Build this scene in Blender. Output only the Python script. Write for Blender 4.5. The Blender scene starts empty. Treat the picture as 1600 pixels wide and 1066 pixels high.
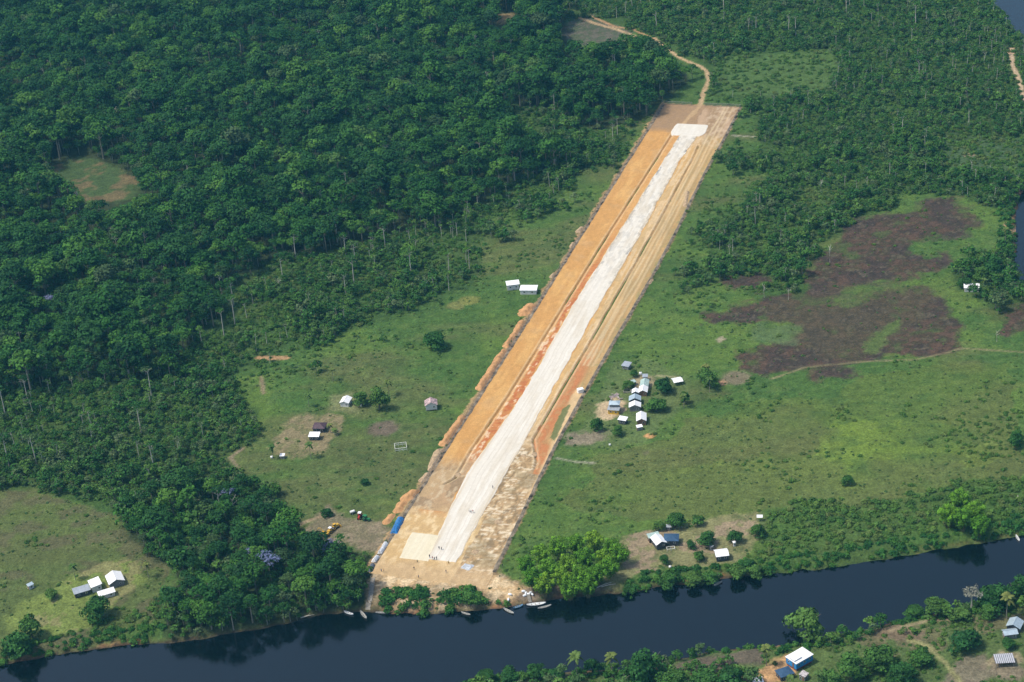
import bpy, bmesh, math, random
import numpy as np
from mathutils import Vector, Matrix

# ------------------------------------------------------------------ camera, sky, sun, exposure
SC = bpy.context.scene
COL = SC.collection
PITCH, ROLL, FPX, CAMH = math.radians(28.5), math.radians(5.0), 3000.0, 480.0
cd = bpy.data.cameras.new('camera'); cam = bpy.data.objects.new('camera', cd); COL.objects.link(cam)
cd.sensor_width = 36.0; cd.lens = 36.0*FPX/1600.0; cd.clip_start = 1.0; cd.clip_end = 9000.0
_c, _s = math.cos(PITCH), math.sin(PITCH)
F = np.array([0, _c, -_s]); R0 = np.array([1.0, 0, 0]); U0 = np.array([0, _s, _c])
_a = ROLL   # picture content turned counter-clockwise: horizon rises to the right
RX = R0*math.cos(_a) - U0*math.sin(_a)
UX = U0*math.cos(_a) + R0*math.sin(_a)
M = Matrix(((RX[0], UX[0], -F[0], 0), (RX[1], UX[1], -F[1], 0), (RX[2], UX[2], -F[2], CAMH), (0, 0, 0, 1)))
cam.matrix_world = M
SC.camera = cam
SUN_EL, SUN_AZ = 60.0, -98.0       # degrees; azimuth clockwise from +Y (the far side)
W = bpy.data.worlds.new('World'); SC.world = W; W.use_nodes = True
wn = W.node_tree.nodes; wl = W.node_tree.links
bg = wn['Background']; sky = wn.new('ShaderNodeTexSky'); sky.sky_type = 'NISHITA'; sky.sun_disc = False
sky.sun_elevation = math.radians(SUN_EL); sky.sun_rotation = math.radians(SUN_AZ)
sky.altitude = 100; sky.air_density = 1.0; sky.dust_density = 3.0; sky.ozone_density = 1.0
wl.new(sky.outputs[0], bg.inputs[0]); bg.inputs[1].default_value = 0.15
ld = bpy.data.lights.new('sun', 'SUN'); ld.energy = 3.0; ld.angle = math.radians(7.0); ld.color = (1.0, 0.95, 0.84)
sun = bpy.data.objects.new('sun', ld); COL.objects.link(sun)
_d = Vector((math.sin(math.radians(SUN_AZ))*math.cos(math.radians(SUN_EL)), math.cos(math.radians(SUN_AZ))*math.cos(math.radians(SUN_EL)), math.sin(math.radians(SUN_EL))))
sun.rotation_euler = _d.to_track_quat('Z', 'Y').to_euler(); sun.location = (0, 900, 600)
SC.view_settings.view_transform = 'Standard'; SC.view_settings.look = 'None'
SC.view_settings.exposure = 0.22; SC.view_settings.gamma = 1.0; SC.view_settings.use_curve_mapping = False
SC.cycles.volume_bounces = 0; SC.cycles.max_bounces = 5; SC.cycles.transparent_max_bounces = 12
SC.cycles.diffuse_bounces = 2; SC.cycles.glossy_bounces = 2; SC.cycles.transmission_bounces = 2
HAZE = 0.000052
hm = bpy.data.materials.new('haze_air'); hm.use_nodes = True; hn = hm.node_tree.nodes; hn.clear()
ho = hn.new('ShaderNodeOutputMaterial'); hv = hn.new('ShaderNodeVolumePrincipled'); hm.node_tree.links.new(hv.outputs[0], ho.inputs['Volume'])
hv.inputs['Color'].default_value = (.16, .66, 1.0, 1); hv.inputs['Density'].default_value = HAZE; hv.inputs['Anisotropy'].default_value = 0.0

# ------------------------------------------------------------------ helpers: survey of the place
def proj(x, y, z=0.0):
    """world point -> position on the survey photograph (1600 x 1066)"""
    X = np.asarray(x, float); Y = np.asarray(y, float); Z = np.asarray(z, float) - CAMH
    dz = X*F[0] + Y*F[1] + Z*F[2]
    u = (X*RX[0] + Y*RX[1] + Z*RX[2])/dz*FPX + 800
    v = 533 - (X*UX[0] + Y*UX[1] + Z*UX[2])/dz*FPX
    return u, v
def unproj(u, v, z=0.0):
    u = np.asarray(u, float); v = np.asarray(v, float)
    a = (u-800)/FPX; b = (533-v)/FPX
    dx = F[0] + a*RX[0] + b*UX[0]; dy = F[1] + a*RX[1] + b*UX[1]; dz = F[2] + a*RX[2] + b*UX[2]
    k = (z-CAMH)/dz
    return dx*k, dy*k
def smooth(a, b, x):
    t = np.clip((x-a)/(b-a), 0, 1); return t*t*(3-2*t)
def _hash(i, j, seed):
    n = (i.astype(np.int64)*374761393 + j.astype(np.int64)*668265263 + seed*1274126177) & 0x7fffffff
    n = ((n ^ (n >> 13))*1274126177) & 0x7fffffff
    n = n ^ (n >> 16)
    return (n & 0xffff)/65535.0
def vnoise(x, y, seed=0):
    i = np.floor(x); j = np.floor(y); fx = x-i; fy = y-j
    fx = fx*fx*(3-2*fx); fy = fy*fy*(3-2*fy)
    a = _hash(i, j, seed); b = _hash(i+1, j, seed); c = _hash(i, j+1, seed); d = _hash(i+1, j+1, seed)
    return a*(1-fx)*(1-fy) + b*fx*(1-fy) + c*(1-fx)*fy + d*fx*fy
def fbm(x, y, seed=0, o=4):
    x = np.asarray(x, float); y = np.asarray(y, float)
    r = 0; a = 0.5; t = 0
    for k in range(o):
        r = r + a*vnoise(x, y, seed+k*17); t += a; a *= 0.5; x = x*2.03+11.3; y = y*2.03+7.1
    return r/t
def inpoly(px, py, poly):
    c = np.zeros(px.shape, bool); n = len(poly)
    for k in range(n):
        x1, y1 = poly[k]; x2, y2 = poly[(k+1) % n]
        if y1 == y2: continue
        m = ((y1 > py) != (y2 > py)) & (px < (x2-x1)*(py-y1)/(y2-y1)+x1)
        c ^= m
    return c
def distline(x, y, pts):
    d = np.full(np.shape(x), 1e9)
    for (x1, y1), (x2, y2) in zip(pts[:-1], pts[1:]):
        vx, vy = x2-x1, y2-y1; L = vx*vx+vy*vy+1e-9
        t = np.clip(((x-x1)*vx+(y-y1)*vy)/L, 0, 1)
        d = np.minimum(d, np.hypot(x-x1-t*vx, y-y1-t*vy))
    return d
def wpts(pts, z=0.0):
    return [tuple(float(q) for q in unproj(a, b, z)) for a, b in pts]

# ------------------------------------------------------------------ materials
def newmat(name):
    m = bpy.data.materials.new(name); m.use_nodes = True
    return m, m.node_tree.nodes, m.node_tree.links, m.node_tree.nodes['Principled BSDF']
def mat(name, col, rough=0.8, var=0.12, scale=2.0, metal=0.0, spec=0.3, stripes=None, bump=0.0):
    m, n, l, p = newmat(name)
    p.inputs['Roughness'].default_value = rough; p.inputs['Metallic'].default_value = metal
    p.inputs['Specular IOR Level'].default_value = spec
    tc = n.new('ShaderNodeTexCoord'); nz = n.new('ShaderNodeTexNoise'); nz.inputs['Scale'].default_value = scale
    nz.inputs['Detail'].default_value = 5
    l.new(tc.outputs['Object'], nz.inputs['Vector'])
    mr = n.new('ShaderNodeMapRange'); mr.inputs['From Min'].default_value = 0.3; mr.inputs['From Max'].default_value = 0.7
    mr.inputs['To Min'].default_value = 1-var*1.6; mr.inputs['To Max'].default_value = 1+var
    l.new(nz.outputs[0], mr.inputs['Value'])
    mx = n.new('ShaderNodeVectorMath'); mx.operation = 'SCALE'; mx.inputs[0].default_value = col[:3]
    l.new(mr.outputs[0], mx.inputs['Scale'])
    out = mx.outputs[0]
    if stripes:
        axis, sc, amt = stripes
        wv = n.new('ShaderNodeTexWave'); wv.bands_direction = axis; wv.inputs['Scale'].default_value = sc
        l.new(tc.outputs['Object'], wv.inputs['Vector'])
        m2 = n.new('ShaderNodeMapRange'); m2.inputs['To Min'].default_value = 1-amt
        l.new(wv.outputs['Fac'], m2.inputs['Value'])
        m3 = n.new('ShaderNodeVectorMath'); m3.operation = 'SCALE'
        l.new(out, m3.inputs[0]); l.new(m2.outputs[0], m3.inputs['Scale']); out = m3.outputs[0]
    l.new(out, p.inputs['Base Color'])
    if bump:
        b = n.new('ShaderNodeBump'); b.inputs['Strength'].default_value = bump; b.inputs['Distance'].default_value = 0.3
        l.new(nz.outputs[0], b.inputs['Height']); l.new(b.outputs[0], p.inputs['Normal'])
    return m
def foliage(name, stops, tonevar=0.45, rough=0.65, trans=0.0):
    """leaf material: the kind of green differs from tree to tree and from leaf clump to leaf clump"""
    m, n, l, p = newmat(name)
    p.inputs['Roughness'].default_value = rough; p.inputs['Specular IOR Level'].default_value = 0.08
    oi = n.new('ShaderNodeObjectInfo'); cr = n.new('ShaderNodeValToRGB')
    e = cr.color_ramp.elements; cr.color_ramp.interpolation = 'LINEAR'
    e[0].position = stops[0][0]; e[0].color = (*stops[0][1], 1)
    e[1].position = stops[-1][0]; e[1].color = (*stops[-1][1], 1)
    for q, c in stops[1:-1]:
        k = e.new(q); k.color = (*c, 1)
    l.new(oi.outputs['Random'], cr.inputs[0])
    at = n.new('ShaderNodeAttribute'); at.attribute_name = 'tone'
    mr = n.new('ShaderNodeMapRange'); mr.inputs['To Min'].default_value = 1-tonevar; mr.inputs['To Max'].default_value = 1+tonevar*1.15
    l.new(at.outputs['Fac'], mr.inputs['Value'])
    mx = n.new('ShaderNodeVectorMath'); mx.operation = 'SCALE'
    l.new(cr.outputs[0], mx.inputs[0]); l.new(mr.outputs[0], mx.inputs['Scale'])
    l.new(mx.outputs[0], p.inputs['Base Color'])
    return m

LEAF = foliage('forest_leaf', [(0.0, (.012, .050, .012)), (.2, (.018, .068, .014)), (.4, (.026, .082, .018)), (.52, (.018, .074, .012)), (.68, (.034, .105, .016)),
                               (.82, (.044, .124, .017)), (.93, (.070, .160, .022)), (.97, (.050, .085, .034)), (1.0, (.015, .056, .014))], .38)
LEAF2 = foliage('scrub_leaf', [(0.0, (.026, .090, .018)), (.3, (.040, .120, .020)), (.55, (.058, .146, .024)), (.72, (.090, .180, .030)), (.85, (.055, .115, .034)), (.94, (.10, .145, .06)), (1.0, (.036, .105, .020))])
LEAF_BUSH = foliage('bush_leaf', [(0, (.050, .118, .024)), (.3, (.068, .145, .026)), (.6, (.090, .165, .030)), (.8, (.105, .145, .040)), (.92, (.040, .100, .020)), (1, (.07, .155, .026))], .3)
LEAF_BANK = foliage('bank_leaf', [(0, (.020, .082, .016)), (.5, (.032, .105, .018)), (1, (.060, .145, .022))], .4)
LEAF_DARK = foliage('orchard_leaf', [(0, (.018, .070, .018)), (.35, (.030, .095, .018)), (.7, (.048, .125, .022)), (1, (.075, .150, .030))])
LEAF_BAMBOO = foliage('bamboo_leaf', [(0, (.060, .165, .012)), (.5, (.095, .215, .016)), (1, (.145, .26, .02))], 0.55)
LEAF_PALM = foliage('palm_leaf', [(0, (.045, .095, .022)), (.5, (.07, .115, .028)), (1, (.11, .13, .035))], 0.5)
LEAF_PURPLE = foliage('purple_blossom', [(0, (.115, .14, .24)), (1, (.15, .165, .29))], 0.35)
LEAF_TUFT = foliage('tuft_leaf', [(0, (.040, .090, .026)), (.3, (.060, .12, .030)), (.6, (.09, .15, .035)), (.8, (.10, .13, .05)), (1, (.045, .095, .030))])
LEAF_GREY = foliage('grey_twig', [(0, (.15, .16, .12)), (1, (.24, .24, .19))], 0.3)
BARK = mat('bark', (.26, .24, .19), .9, .25, 3)
BARK_PALE = mat('pale_bark', (.50, .47, .40), .85, .2, 2)
BARK_DARK = mat('dark_bark', (.12, .10, .075), .9, .25, 3)

# ------------------------------------------------------------------ object helpers
def tag(o, label=None, cat=None, group=None, kind=None):
    if label: o['label'] = label
    if cat: o['category'] = cat
    if group: o['group'] = group
    if kind: o['kind'] = kind
    return o
def empty(name, loc=(0, 0, 0), rz=0.0):
    o = bpy.data.objects.new(name, None); COL.objects.link(o); o.location = loc; o.rotation_euler = (0, 0, rz)
    o.empty_display_size = 0.5
    return o
def link_mesh(name, me, parent=None):
    o = bpy.data.objects.new(name, me); COL.objects.link(o)
    if parent is not None: o.parent = parent
    return o
def copy_tree(o, parent=None):
    c = o.copy(); COL.objects.link(c); c.parent = parent
    for ch in list(o.children): copy_tree(ch, c)
    return c
class MB:
    """collects simple solids into one mesh"""
    def __init__(s): s.v = []; s.f = []; s.m = []; s.mi = 0
    def add(s, vs, fs):
        b = len(s.v); s.v += [tuple(q) for q in vs]; s.f += [tuple(b+i for i in f) for f in fs]; s.m += [s.mi]*len(fs); return s
    def box(s, c, d, rz=0.0, M4=None):
        x, y, z = d[0]/2, d[1]/2, d[2]/2; cs, sn = math.cos(rz), math.sin(rz)
        vs = []
        for k in (-z, z):
            for i, j in ((-x, -y), (x, -y), (x, y), (-x, y)):
                vs.append((c[0]+i*cs-j*sn, c[1]+i*sn+j*cs, c[2]+k))
        return s.add(vs, [(3, 2, 1, 0), (4, 5, 6, 7), (0, 1, 5, 4), (1, 2, 6, 5), (2, 3, 7, 6), (3, 0, 4, 7)])
    def tube(s, pts, rad, n=6, cap=True):
        pts = [Vector(p) for p in pts]
        if not hasattr(rad, '__len__'): rad = [rad]*len(pts)
        b = len(s.v); vs = []
        for i, p in enumerate(pts):
            t = (pts[min(i+1, len(pts)-1)]-pts[max(i-1, 0)]).normalized()
            a = t.cross(Vector((0, 0, 1)))
            if a.length < 1e-3: a = t.cross(Vector((1, 0, 0)))
            a.normalize(); q = t.cross(a).normalized()
            for k in range(n):
                an = 2*math.pi*k/n
                vs.append(p + (a*math.cos(an)+q*math.sin(an))*rad[i])
        fs = []
        for i in range(len(pts)-1):
            for k in range(n):
                fs.append((i*n+k, i*n+(k+1) % n, (i+1)*n+(k+1) % n, (i+1)*n+k))
        if cap: fs.append(tuple(range(n-1, -1, -1))); fs.append(tuple((len(pts)-1)*n+k for k in range(n)))
        return s.add(vs, fs)
    def sheet(s, quad, th):
        """a slab: four corners (counter-clockwise from above) thickened downwards"""
        a = [Vector(q) for q in quad]; nrm = (a[1]-a[0]).cross(a[2]-a[0]).normalized()
        b = [q-nrm*th for q in a]
        return s.add(a+b, [(0, 1, 2, 3), (7, 6, 5, 4), (0, 4, 5, 1), (1, 5, 6, 2), (2, 6, 7, 3), (3, 7, 4, 0)])
    def mesh(s, name, mats):
        me = bpy.data.meshes.new(name); me.from_pydata(s.v, [], s.f); me.update()
        if not isinstance(mats, (list, tuple)): mats = [mats]
        for m in mats: me.materials.append(m)
        if len(mats) > 1: me.polygons.foreach_set('material_index', s.m)
        return me
    def build(s, name, mats, parent=None, smooth_=False):
        me = s.mesh(name, mats)
        if smooth_: me.polygons.foreach_set('use_smooth', [True]*len(me.polygons))
        return link_mesh(name, me, parent)
def np_mesh(name, V, Fq, mats, mi=None, colors=None, tone=None, smooth_=False):
    """fast mesh from arrays; Fq is (n,4)"""
    me = bpy.data.meshes.new(name); nv, nf = len(V), len(Fq); k = Fq.shape[1]
    me.vertices.add(nv); me.vertices.foreach_set('co', np.asarray(V, np.float32).ravel())
    me.loops.add(nf*k); me.loops.foreach_set('vertex_index', np.asarray(Fq, np.int32).ravel())
    me.polygons.add(nf); me.polygons.foreach_set('loop_start', np.arange(0, nf*k, k, dtype=np.int32))
    if not isinstance(mats, (list, tuple)): mats = [mats]
    for m in mats: me.materials.append(m)
    if mi is not None: me.polygons.foreach_set('material_index', np.asarray(mi, np.int32))
    if smooth_: me.polygons.foreach_set('use_smooth', np.ones(nf, bool))
    me.update(calc_edges=True)
    if colors is not None:
        a = me.attributes.new('cover', 'FLOAT_COLOR', 'POINT')
        c = np.ones((nv, 4), np.float32); c[:, :3] = colors; a.data.foreach_set('color', c.ravel())
    if tone is not None:
        a = me.attributes.new('tone', 'FLOAT', 'POINT'); a.data.foreach_set('value', np.asarray(tone, np.float32))
    return me

# ------------------------------------------------------------------ survey lines of the river, strip and land cover
NBANK = [(-300, 1090), (-120, 1058), (0, 1040), (50, 1031), (110, 1021), (160, 1013), (235, 1006), (300, 1003), (350, 992), (400, 984), (470, 970), (500, 962), (540, 957), (585, 957), (650, 960),
         (730, 957), (790, 951), (830, 943), (880, 936), (930, 932), (975, 928), (1030, 917), (1080, 915), (1130, 905), (1200, 899), (1260, 891), (1320, 886), (1370, 876), (1430, 866),
         (1500, 856), (1560, 843), (1600, 835), (1660, 815), (1760, 780), (1900, 720)]
SBANK = [(1900, 810), (1760, 862), (1660, 905), (1600, 928), (1540, 940), (1480, 953), (1440, 962), (1400, 972), (1350, 982), (1290, 998), (1230, 1008), (1185, 1012), (1140, 1014), (1090, 1022),
         (1035, 1038), (960, 1046), (870, 1050), (800, 1052), (735, 1060), (700, 1085), (560, 1098), (480, 1078), (420, 1074), (360, 1074), (300, 1100), (100, 1180), (-300, 1250)]
RIVER = NBANK + SBANK
RB = [(1520, -90), (1540, -30), (1552, 6), (1566, 26), (1580, 42), (1597, 60), (1625, 90), (1640, 150), (1640, 230), (1612, 280), (1592, 312), (1586, 345), (1588, 385), (1586, 415), (1592, 436), (1615, 460), (1700, 500),
      (1900, 520), (1900, -90)]
WZ = -2.6
river_w = wpts(RIVER, WZ); rb_w = wpts(RB, WZ)
FL = [(1040, 158), (985, 245), (905, 372), (825, 500), (750, 618), (672, 740), (590, 872), (577, 893)]
FR = [(1161, 162), (1131, 219), (1098, 278), (1061, 354), (1020, 432), (962, 531), (911, 620), (867, 700), (845, 745), (819, 800), (783, 874), (775, 890)]
A0 = np.array(unproj(577, 893)); A1 = np.array(unproj(1040, 158)); B0 = np.array(unproj(775, 893)); B1 = np.array(unproj(1161, 162))
AX = (A1-A0)+(B1-B0); SLEN = np.linalg.norm(AX)/2; AX = AX/np.linalg.norm(AX); AY = np.array([AX[1], -AX[0]])
SW = float(((B0-A0)@AY + (B1-A1)@AY)/2)
def st(x, y):
    """along-strip and across-strip metres"""
    dx = x-A0[0]; dy = y-A0[1]
    return dx*AX[0]+dy*AX[1], dx*AY[0]+dy*AY[1]
def ts(s, t): return A0[0]+AX[0]*s+AY[0]*t, A0[1]+AX[1]*s+AY[1]*t
def stline(pts):
    a = np.array([st(*unproj(u, v)) for u, v in pts]); i = np.argsort(a[:, 0]); return a[i]
LFL, LFR = stline(FL), stline(FR)
LDL = stline([(1058, 197), (1025, 250), (958, 354), (881, 478), (793, 620), (738, 701), (711, 747), (662, 775), (648, 785)])
LDR = stline([(1094, 222), (1081, 250), (1025, 354), (955, 478), (872, 620), (833, 686), (838, 720), (829, 755)])
LRL = stline([(1058, 218), (1037, 250), (972, 354), (894, 478), (814, 620), (729, 740), (700, 800), (668, 874)])
LRR = stline([(1086, 218), (1063, 250), (1008, 354), (936, 478), (857, 620), (792, 740), (757, 800), (716, 874)])
def li(L, s): return np.interp(s, L[:, 0], L[:, 1])
print('strip', SLEN, SW, 'fit', LFL.round(1).tolist())

P = dict(
 dense=[(-300, -250), (880, -250), (885, 30), (895, 70), (960, 85), (1030, 92), (1082, 122), (1035, 160), (1000, 190), (930, 205), (860, 180), (800, 165), (790, 215), (870, 250), (900, 268), (820, 285), (745, 330), (700, 345),
        (600, 372), (500, 395), (430, 405), (375, 450), (350, 500), (305, 545), (270, 590), (0, 620), (-300, 640)],
 second=[(-300, 600), (0, 600), (270, 575), (310, 530), (370, 545), (425, 540), (440, 562), (355, 590), (400, 645), (405, 690), (350, 715), (380, 745), (430, 760), (440, 800), (400, 830), (180, 802), (60, 768), (0, 765), (-300, 770)],
 riverwood=[(180, 800), (300, 775), (435, 770), (465, 825), (500, 848), (560, 862), (592, 876), (577, 930), (566, 946), (500, 956), (440, 968), (350, 985), (262, 1001), (250, 960), (262, 925), (290, 905), (240, 868), (195, 835)],
 mid=[(360, 440), (430, 402), (560, 385), (700, 345), (745, 330), (760, 300), (850, 262), (905, 268), (880, 310), (760, 345), (745, 420), (740, 450), (680, 468), (620, 500), (560, 512), (480, 540), (425, 545), (350, 530), (300, 548)],
 edge=[(790, 160), (870, 175), (935, 205), (990, 205), (960, 255), (900, 272), (790, 220)],
 east=[(880, -250), (1900, -250), (1900, 60), (1900, 300), (1590, 310), (1570, 335), (1500, 305), (1430, 300), (1350, 345), (1280, 385), (1262, 430), (1292, 468), (1190, 470), (1105, 430), (1110, 390), (1112, 345), (1180, 310), (1200, 260),
        (1185, 205), (1168, 160), (1125, 152), (1108, 140), (1116, 112), (1080, 90), (1030, 60), (960, 40), (890, 30)],
 scruba=[(1110, 110), (1140, 88), (1292, 75), (1312, 100), (1288, 142), (1200, 150), (1130, 150)],
 scrubb=[(1470, 210), (1600, 215), (1600, 270), (1480, 262)],
 treeline=[(1488, 418), (1530, 398), (1590, 395), (1592, 440), (1640, 470), (1640, 500), (1560, 490), (1500, 452)],
 burn1=[(1310, 375), (1340, 345), (1420, 330), (1450, 308), (1490, 312), (1530, 345), (1515, 372), (1450, 375), (1425, 375), (1418, 400), (1485, 398), (1490, 412), (1470, 425), (1400, 437), (1340, 445), (1290, 468), (1240, 472), (1255, 440), (1262, 410), (1290, 395)],
 burn2=[(1095, 505), (1110, 485), (1180, 466), (1250, 452), (1330, 448), (1285, 474), (1345, 488), (1378, 458), (1440, 452), (1480, 475), (1505, 510), (1500, 547), (1440, 558), (1340, 567), (1260, 575), (1215, 585), (1165, 578), (1160, 550), (1235, 540), (1255, 512), (1215, 500), (1150, 500)],
 burn3=[(1128, 440), (1200, 428), (1215, 445), (1150, 450)], burn4=[(1260, 575), (1310, 570), (1340, 585), (1280, 595)], burn5=[(1560, 475), (1600, 470), (1600, 525), (1565, 520)],
 swamp=[(1175, 505), (1250, 512), (1235, 538), (1170, 530)], green1=[(1345, 546), (1378, 515), (1405, 500), (1398, 520), (1365, 552)],
 hillbare=[(868, 52), (895, 30), (935, 28), (985, 50), (975, 68), (930, 74), (885, 66)],
 clearing=[(78, 262), (112, 246), (165, 255), (215, 280), (225, 305), (190, 318), (140, 316), (108, 292)], clearing2=[(770, 22), (805, 20), (805, 42), (775, 38)],
 west=[(-300, 760), (0, 765), (60, 772), (180, 803), (205, 840), (262, 880), (262, 920), (240, 975), (160, 1005), (0, 1040), (-300, 1090)],
 lawn=[(8, 965), (35, 935), (60, 925), (105, 912), (150, 880), (175, 872), (215, 875), (232, 905), (190, 935), (170, 960), (120, 985), (70, 1000), (20, 985)],
 yard1=[(415, 700), (440, 675), (475, 650), (540, 652), (530, 675), (505, 705), (450, 716)], yard2=[(520, 615), (555, 612), (560, 645), (515, 645)],
 yardr=[(935, 640), (945, 628), (965, 622), (978, 628), (980, 640), (965, 650), (960, 655), (940, 655)], yardr2=[(985, 598), (1000, 585), (1025, 588), (1022, 600), (1000, 612)], pad1=[(890, 675), (950, 672), (945, 690), (885, 690)],
 villagelawn=[(925, 650), (960, 560), (1010, 562), (1080, 590), (1060, 640), (1010, 690), (940, 700), (895, 690)],
 yard3=[(975, 840), (1010, 832), (1060, 822), (1130, 806), (1195, 800), (1205, 815), (1180, 850), (1160, 880), (1090, 885), (1030, 885), (985, 905), (950, 925), (950, 900), (978, 870)],
 pad2=[(470, 832), (500, 800), (520, 793), (545, 810), (600, 815), (612, 825), (590, 862), (560, 858), (545, 850), (500, 848)],
 front=[(590, 880), (620, 890), (700, 885), (770, 890), (800, 905), (840, 930), (850, 942), (790, 950), (700, 955), (600, 955), (560, 950), (578, 905)],
 walk=[(571, 888), (600, 888), (597, 962), (538, 962), (548, 950), (566, 940)],
 fronttrack=[(600, 893), (660, 893), (740, 893), (790, 905), (815, 925), (815, 938), (770, 925), (700, 912), (620, 915), (590, 912)],
 bambooground=[(800, 925), (880, 890), (940, 900), (960, 925), (880, 934), (810, 940)],
 south=[(700, 1090), (1900, 800), (1900, 1300), (-300, 1300), (-300, 1260), (500, 1120)],
 sdirt=[(1185, 1048), (1205, 1030), (1235, 1020), (1245, 1045), (1235, 1066), (1190, 1075)], syard=[(1540, 1030), (1560, 1018), (1595, 1020), (1598, 1040), (1535, 1042)], sbare=[(1035, 1045), (1090, 1025), (1190, 1013), (1195, 1035), (1140, 1040), (1060, 1050)],
 eastscrub=[(1190, 855), (1185, 805), (1260, 775), (1330, 790), (1450, 770), (1520, 750), (1700, 740), (1700, 800), (1600, 832), (1500, 852), (1370, 873), (1200, 896), (1160, 892)], eastdark=[(1440, 700), (1500, 660), (1600, 640), (1680, 660), (1600, 725), (1520, 715)], homescrub=[(60, 1004), (130, 985), (200, 950), (262, 935), (262, 1002), (100, 1024)],
 fringew=[(330, 560), (420, 420), (700, 350), (905, 262), (885, 330), (770, 400), (735, 455), (640, 520), (520, 560), (430, 610), (380, 610)], fringee=[(1120, 150), (1200, 150), (1200, 330), (1300, 470), (1210, 500), (1100, 500), (1040, 470), (1075, 360), (1130, 250)],
 sbare2=[(1490, 1040), (1530, 1020), (1555, 1050), (1520, 1085), (1470, 1080)], sbare3=[(1350, 985), (1400, 975), (1450, 985), (1440, 1000), (1370, 1000)],
 olive=[(900, 700), (1250, 620), (1600, 560), (1600, 800), (1400, 820), (1200, 790), (980, 830), (850, 800)],
 bright=[(1050, 745), (1250, 700), (1480, 655), (1600, 620), (1600, 690), (1350, 740), (1200, 790), (1040, 790)],
)
PATHS = [([(1088, 205), (1091, 185), (1094, 165), (1099, 145), (1107, 126), (1105, 112), (1096, 104), (1080, 98), (1064, 91), (1047, 80), (1022, 60), (990, 57), (965, 47), (930, 37), (905, 28)], 2.6, (.44, .31, .17)),
         ([(1022, 62), (990, 47), (960, 42), (920, 24)], 1.8, (.42, .25, .13)),
         ([(1205, 592), (1260, 573), (1340, 566), (1430, 562), (1480, 551), (1502, 544), (1600, 550)], .7, (.19, .17, .085)),
         ([(430, 838), (470, 818), (510, 803)], 1.6, (.26, .20, .12)), ([(1603, 160), (1592, 125), (1582, 100), (1580, 75)], 2.6, (.46, .34, .22)), ([(380, 700), (360, 715), (375, 735)], 1.2, (.24, .19, .12)),
         ([(870, 716), (900, 722), (928, 724)], .8, (.26, .25, .18)), ([(1145, 212), (1180, 214)], .8, (.34, .32, .24)), ([(405, 560), (448, 560)], 3.5, (.36, .22, .11)), ([(408, 590), (412, 615)], 1.3, (.24, .19, .11)),
         ([(1390, 985), (1450, 970), (1480, 968)], 1.2, (.28, .22, .13)), ([(1420, 1000), (1450, 1010), (1475, 1035), (1500, 1066)], 1.5, (.24, .23, .10)), ([(1025, 587), (1060, 590)], 1.0, (.28, .26, .14))]
paths_w = [(wpts(p), w, c) for p, w, c in PATHS]

# ------------------------------------------------------------------ ground heights
GX = np.arange(-470, 640, 1.15)
_y = [500.0]
while _y[-1] < 1900: _y.append(_y[-1] + 1.15 + max(0, (_y[-1]-900))*0.0022)
GY = np.array(_y)
XX, YY = np.meshgrid(GX, GY)
d_r = distline(XX, YY, river_w + [river_w[0]]); d_r = np.where(inpoly(XX, YY, river_w), -d_r, d_r)
d_b = distline(XX, YY, rb_w + [rb_w[0]]); d_b = np.where(inpoly(XX, YY, rb_w), -d_b, d_b)
DR = np.minimum(d_r, d_b) + (fbm(XX/6, YY/6, 5, 3)-.5)*3.0
S_, T_ = st(XX, YY)
tl, tr = li(LFL, S_), li(LFR, S_)
dstrip = np.maximum(np.maximum(tl-T_, T_-tr), np.maximum(-S_-2, S_-SLEN))
PU, PV = proj(XX, YY)
densem = inpoly(PU, PV, P['dense'])
HZ = 1.6*(fbm(XX/95, YY/95, 9, 3)-.5)*smooth(4, 45, dstrip)*smooth(4, 30, DR)
HZ += 9*(fbm(XX/170, YY/170, 31, 3)-.42)*smooth(20, 200, 0.5*(A0[0]+(YY-A0[1])*AX[0]/AX[1])-XX-40)*smooth(850, 1100, YY)
HZ = np.where(DR < 7, HZ*smooth(0, 7, DR) + (WZ-.05)*(1-smooth(-.5, 6, DR)), HZ)
HZ = np.where(DR < 0, WZ-.05-np.minimum(-DR*.35, 3.0), HZ)
HZ = np.where(dstrip < -1.5, -0.8, HZ)
def ground_z(x, y):
    x = np.asarray(x, float); y = np.asarray(y, float)
    i = np.clip(np.interp(x, GX, np.arange(len(GX))), 0, len(GX)-1.001); j = np.clip(np.interp(y, GY, np.arange(len(GY))), 0, len(GY)-1.001)
    i0 = i.astype(int); j0 = j.astype(int); fx = i-i0; fy = j-j0
    h = HZ[j0, i0]*(1-fx)*(1-fy)+HZ[j0, i0+1]*fx*(1-fy)+HZ[j0+1, i0]*(1-fx)*fy+HZ[j0+1, i0+1]*fx*fy
    s, t = st(x, y)
    ins = (s > 0) & (s < SLEN) & (t > li(LFL, s)) & (t < li(LFR, s))
    return np.where(ins, 0.03, h)
def water_d(x, y):
    i = np.clip(np.rint(np.interp(x, GX, np.arange(len(GX)))).astype(int), 0, len(GX)-1); j = np.clip(np.rint(np.interp(y, GY, np.arange(len(GY)))).astype(int), 0, len(GY)-1)
    return DR[j, i]
def at(u, v, h=0.0):
    """the ground point under a thing whose point at height h shows at survey position (u, v)"""
    z = 0.0
    for k in range(4):
        x, y = unproj(u, v, z+h); z = float(ground_z(x, y))
    return float(x), float(y), z
def scale_at(u, v):
    x, y = unproj(u, v); return FPX/float(x*F[0]+y*F[1]-CAMH*F[2])

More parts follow.
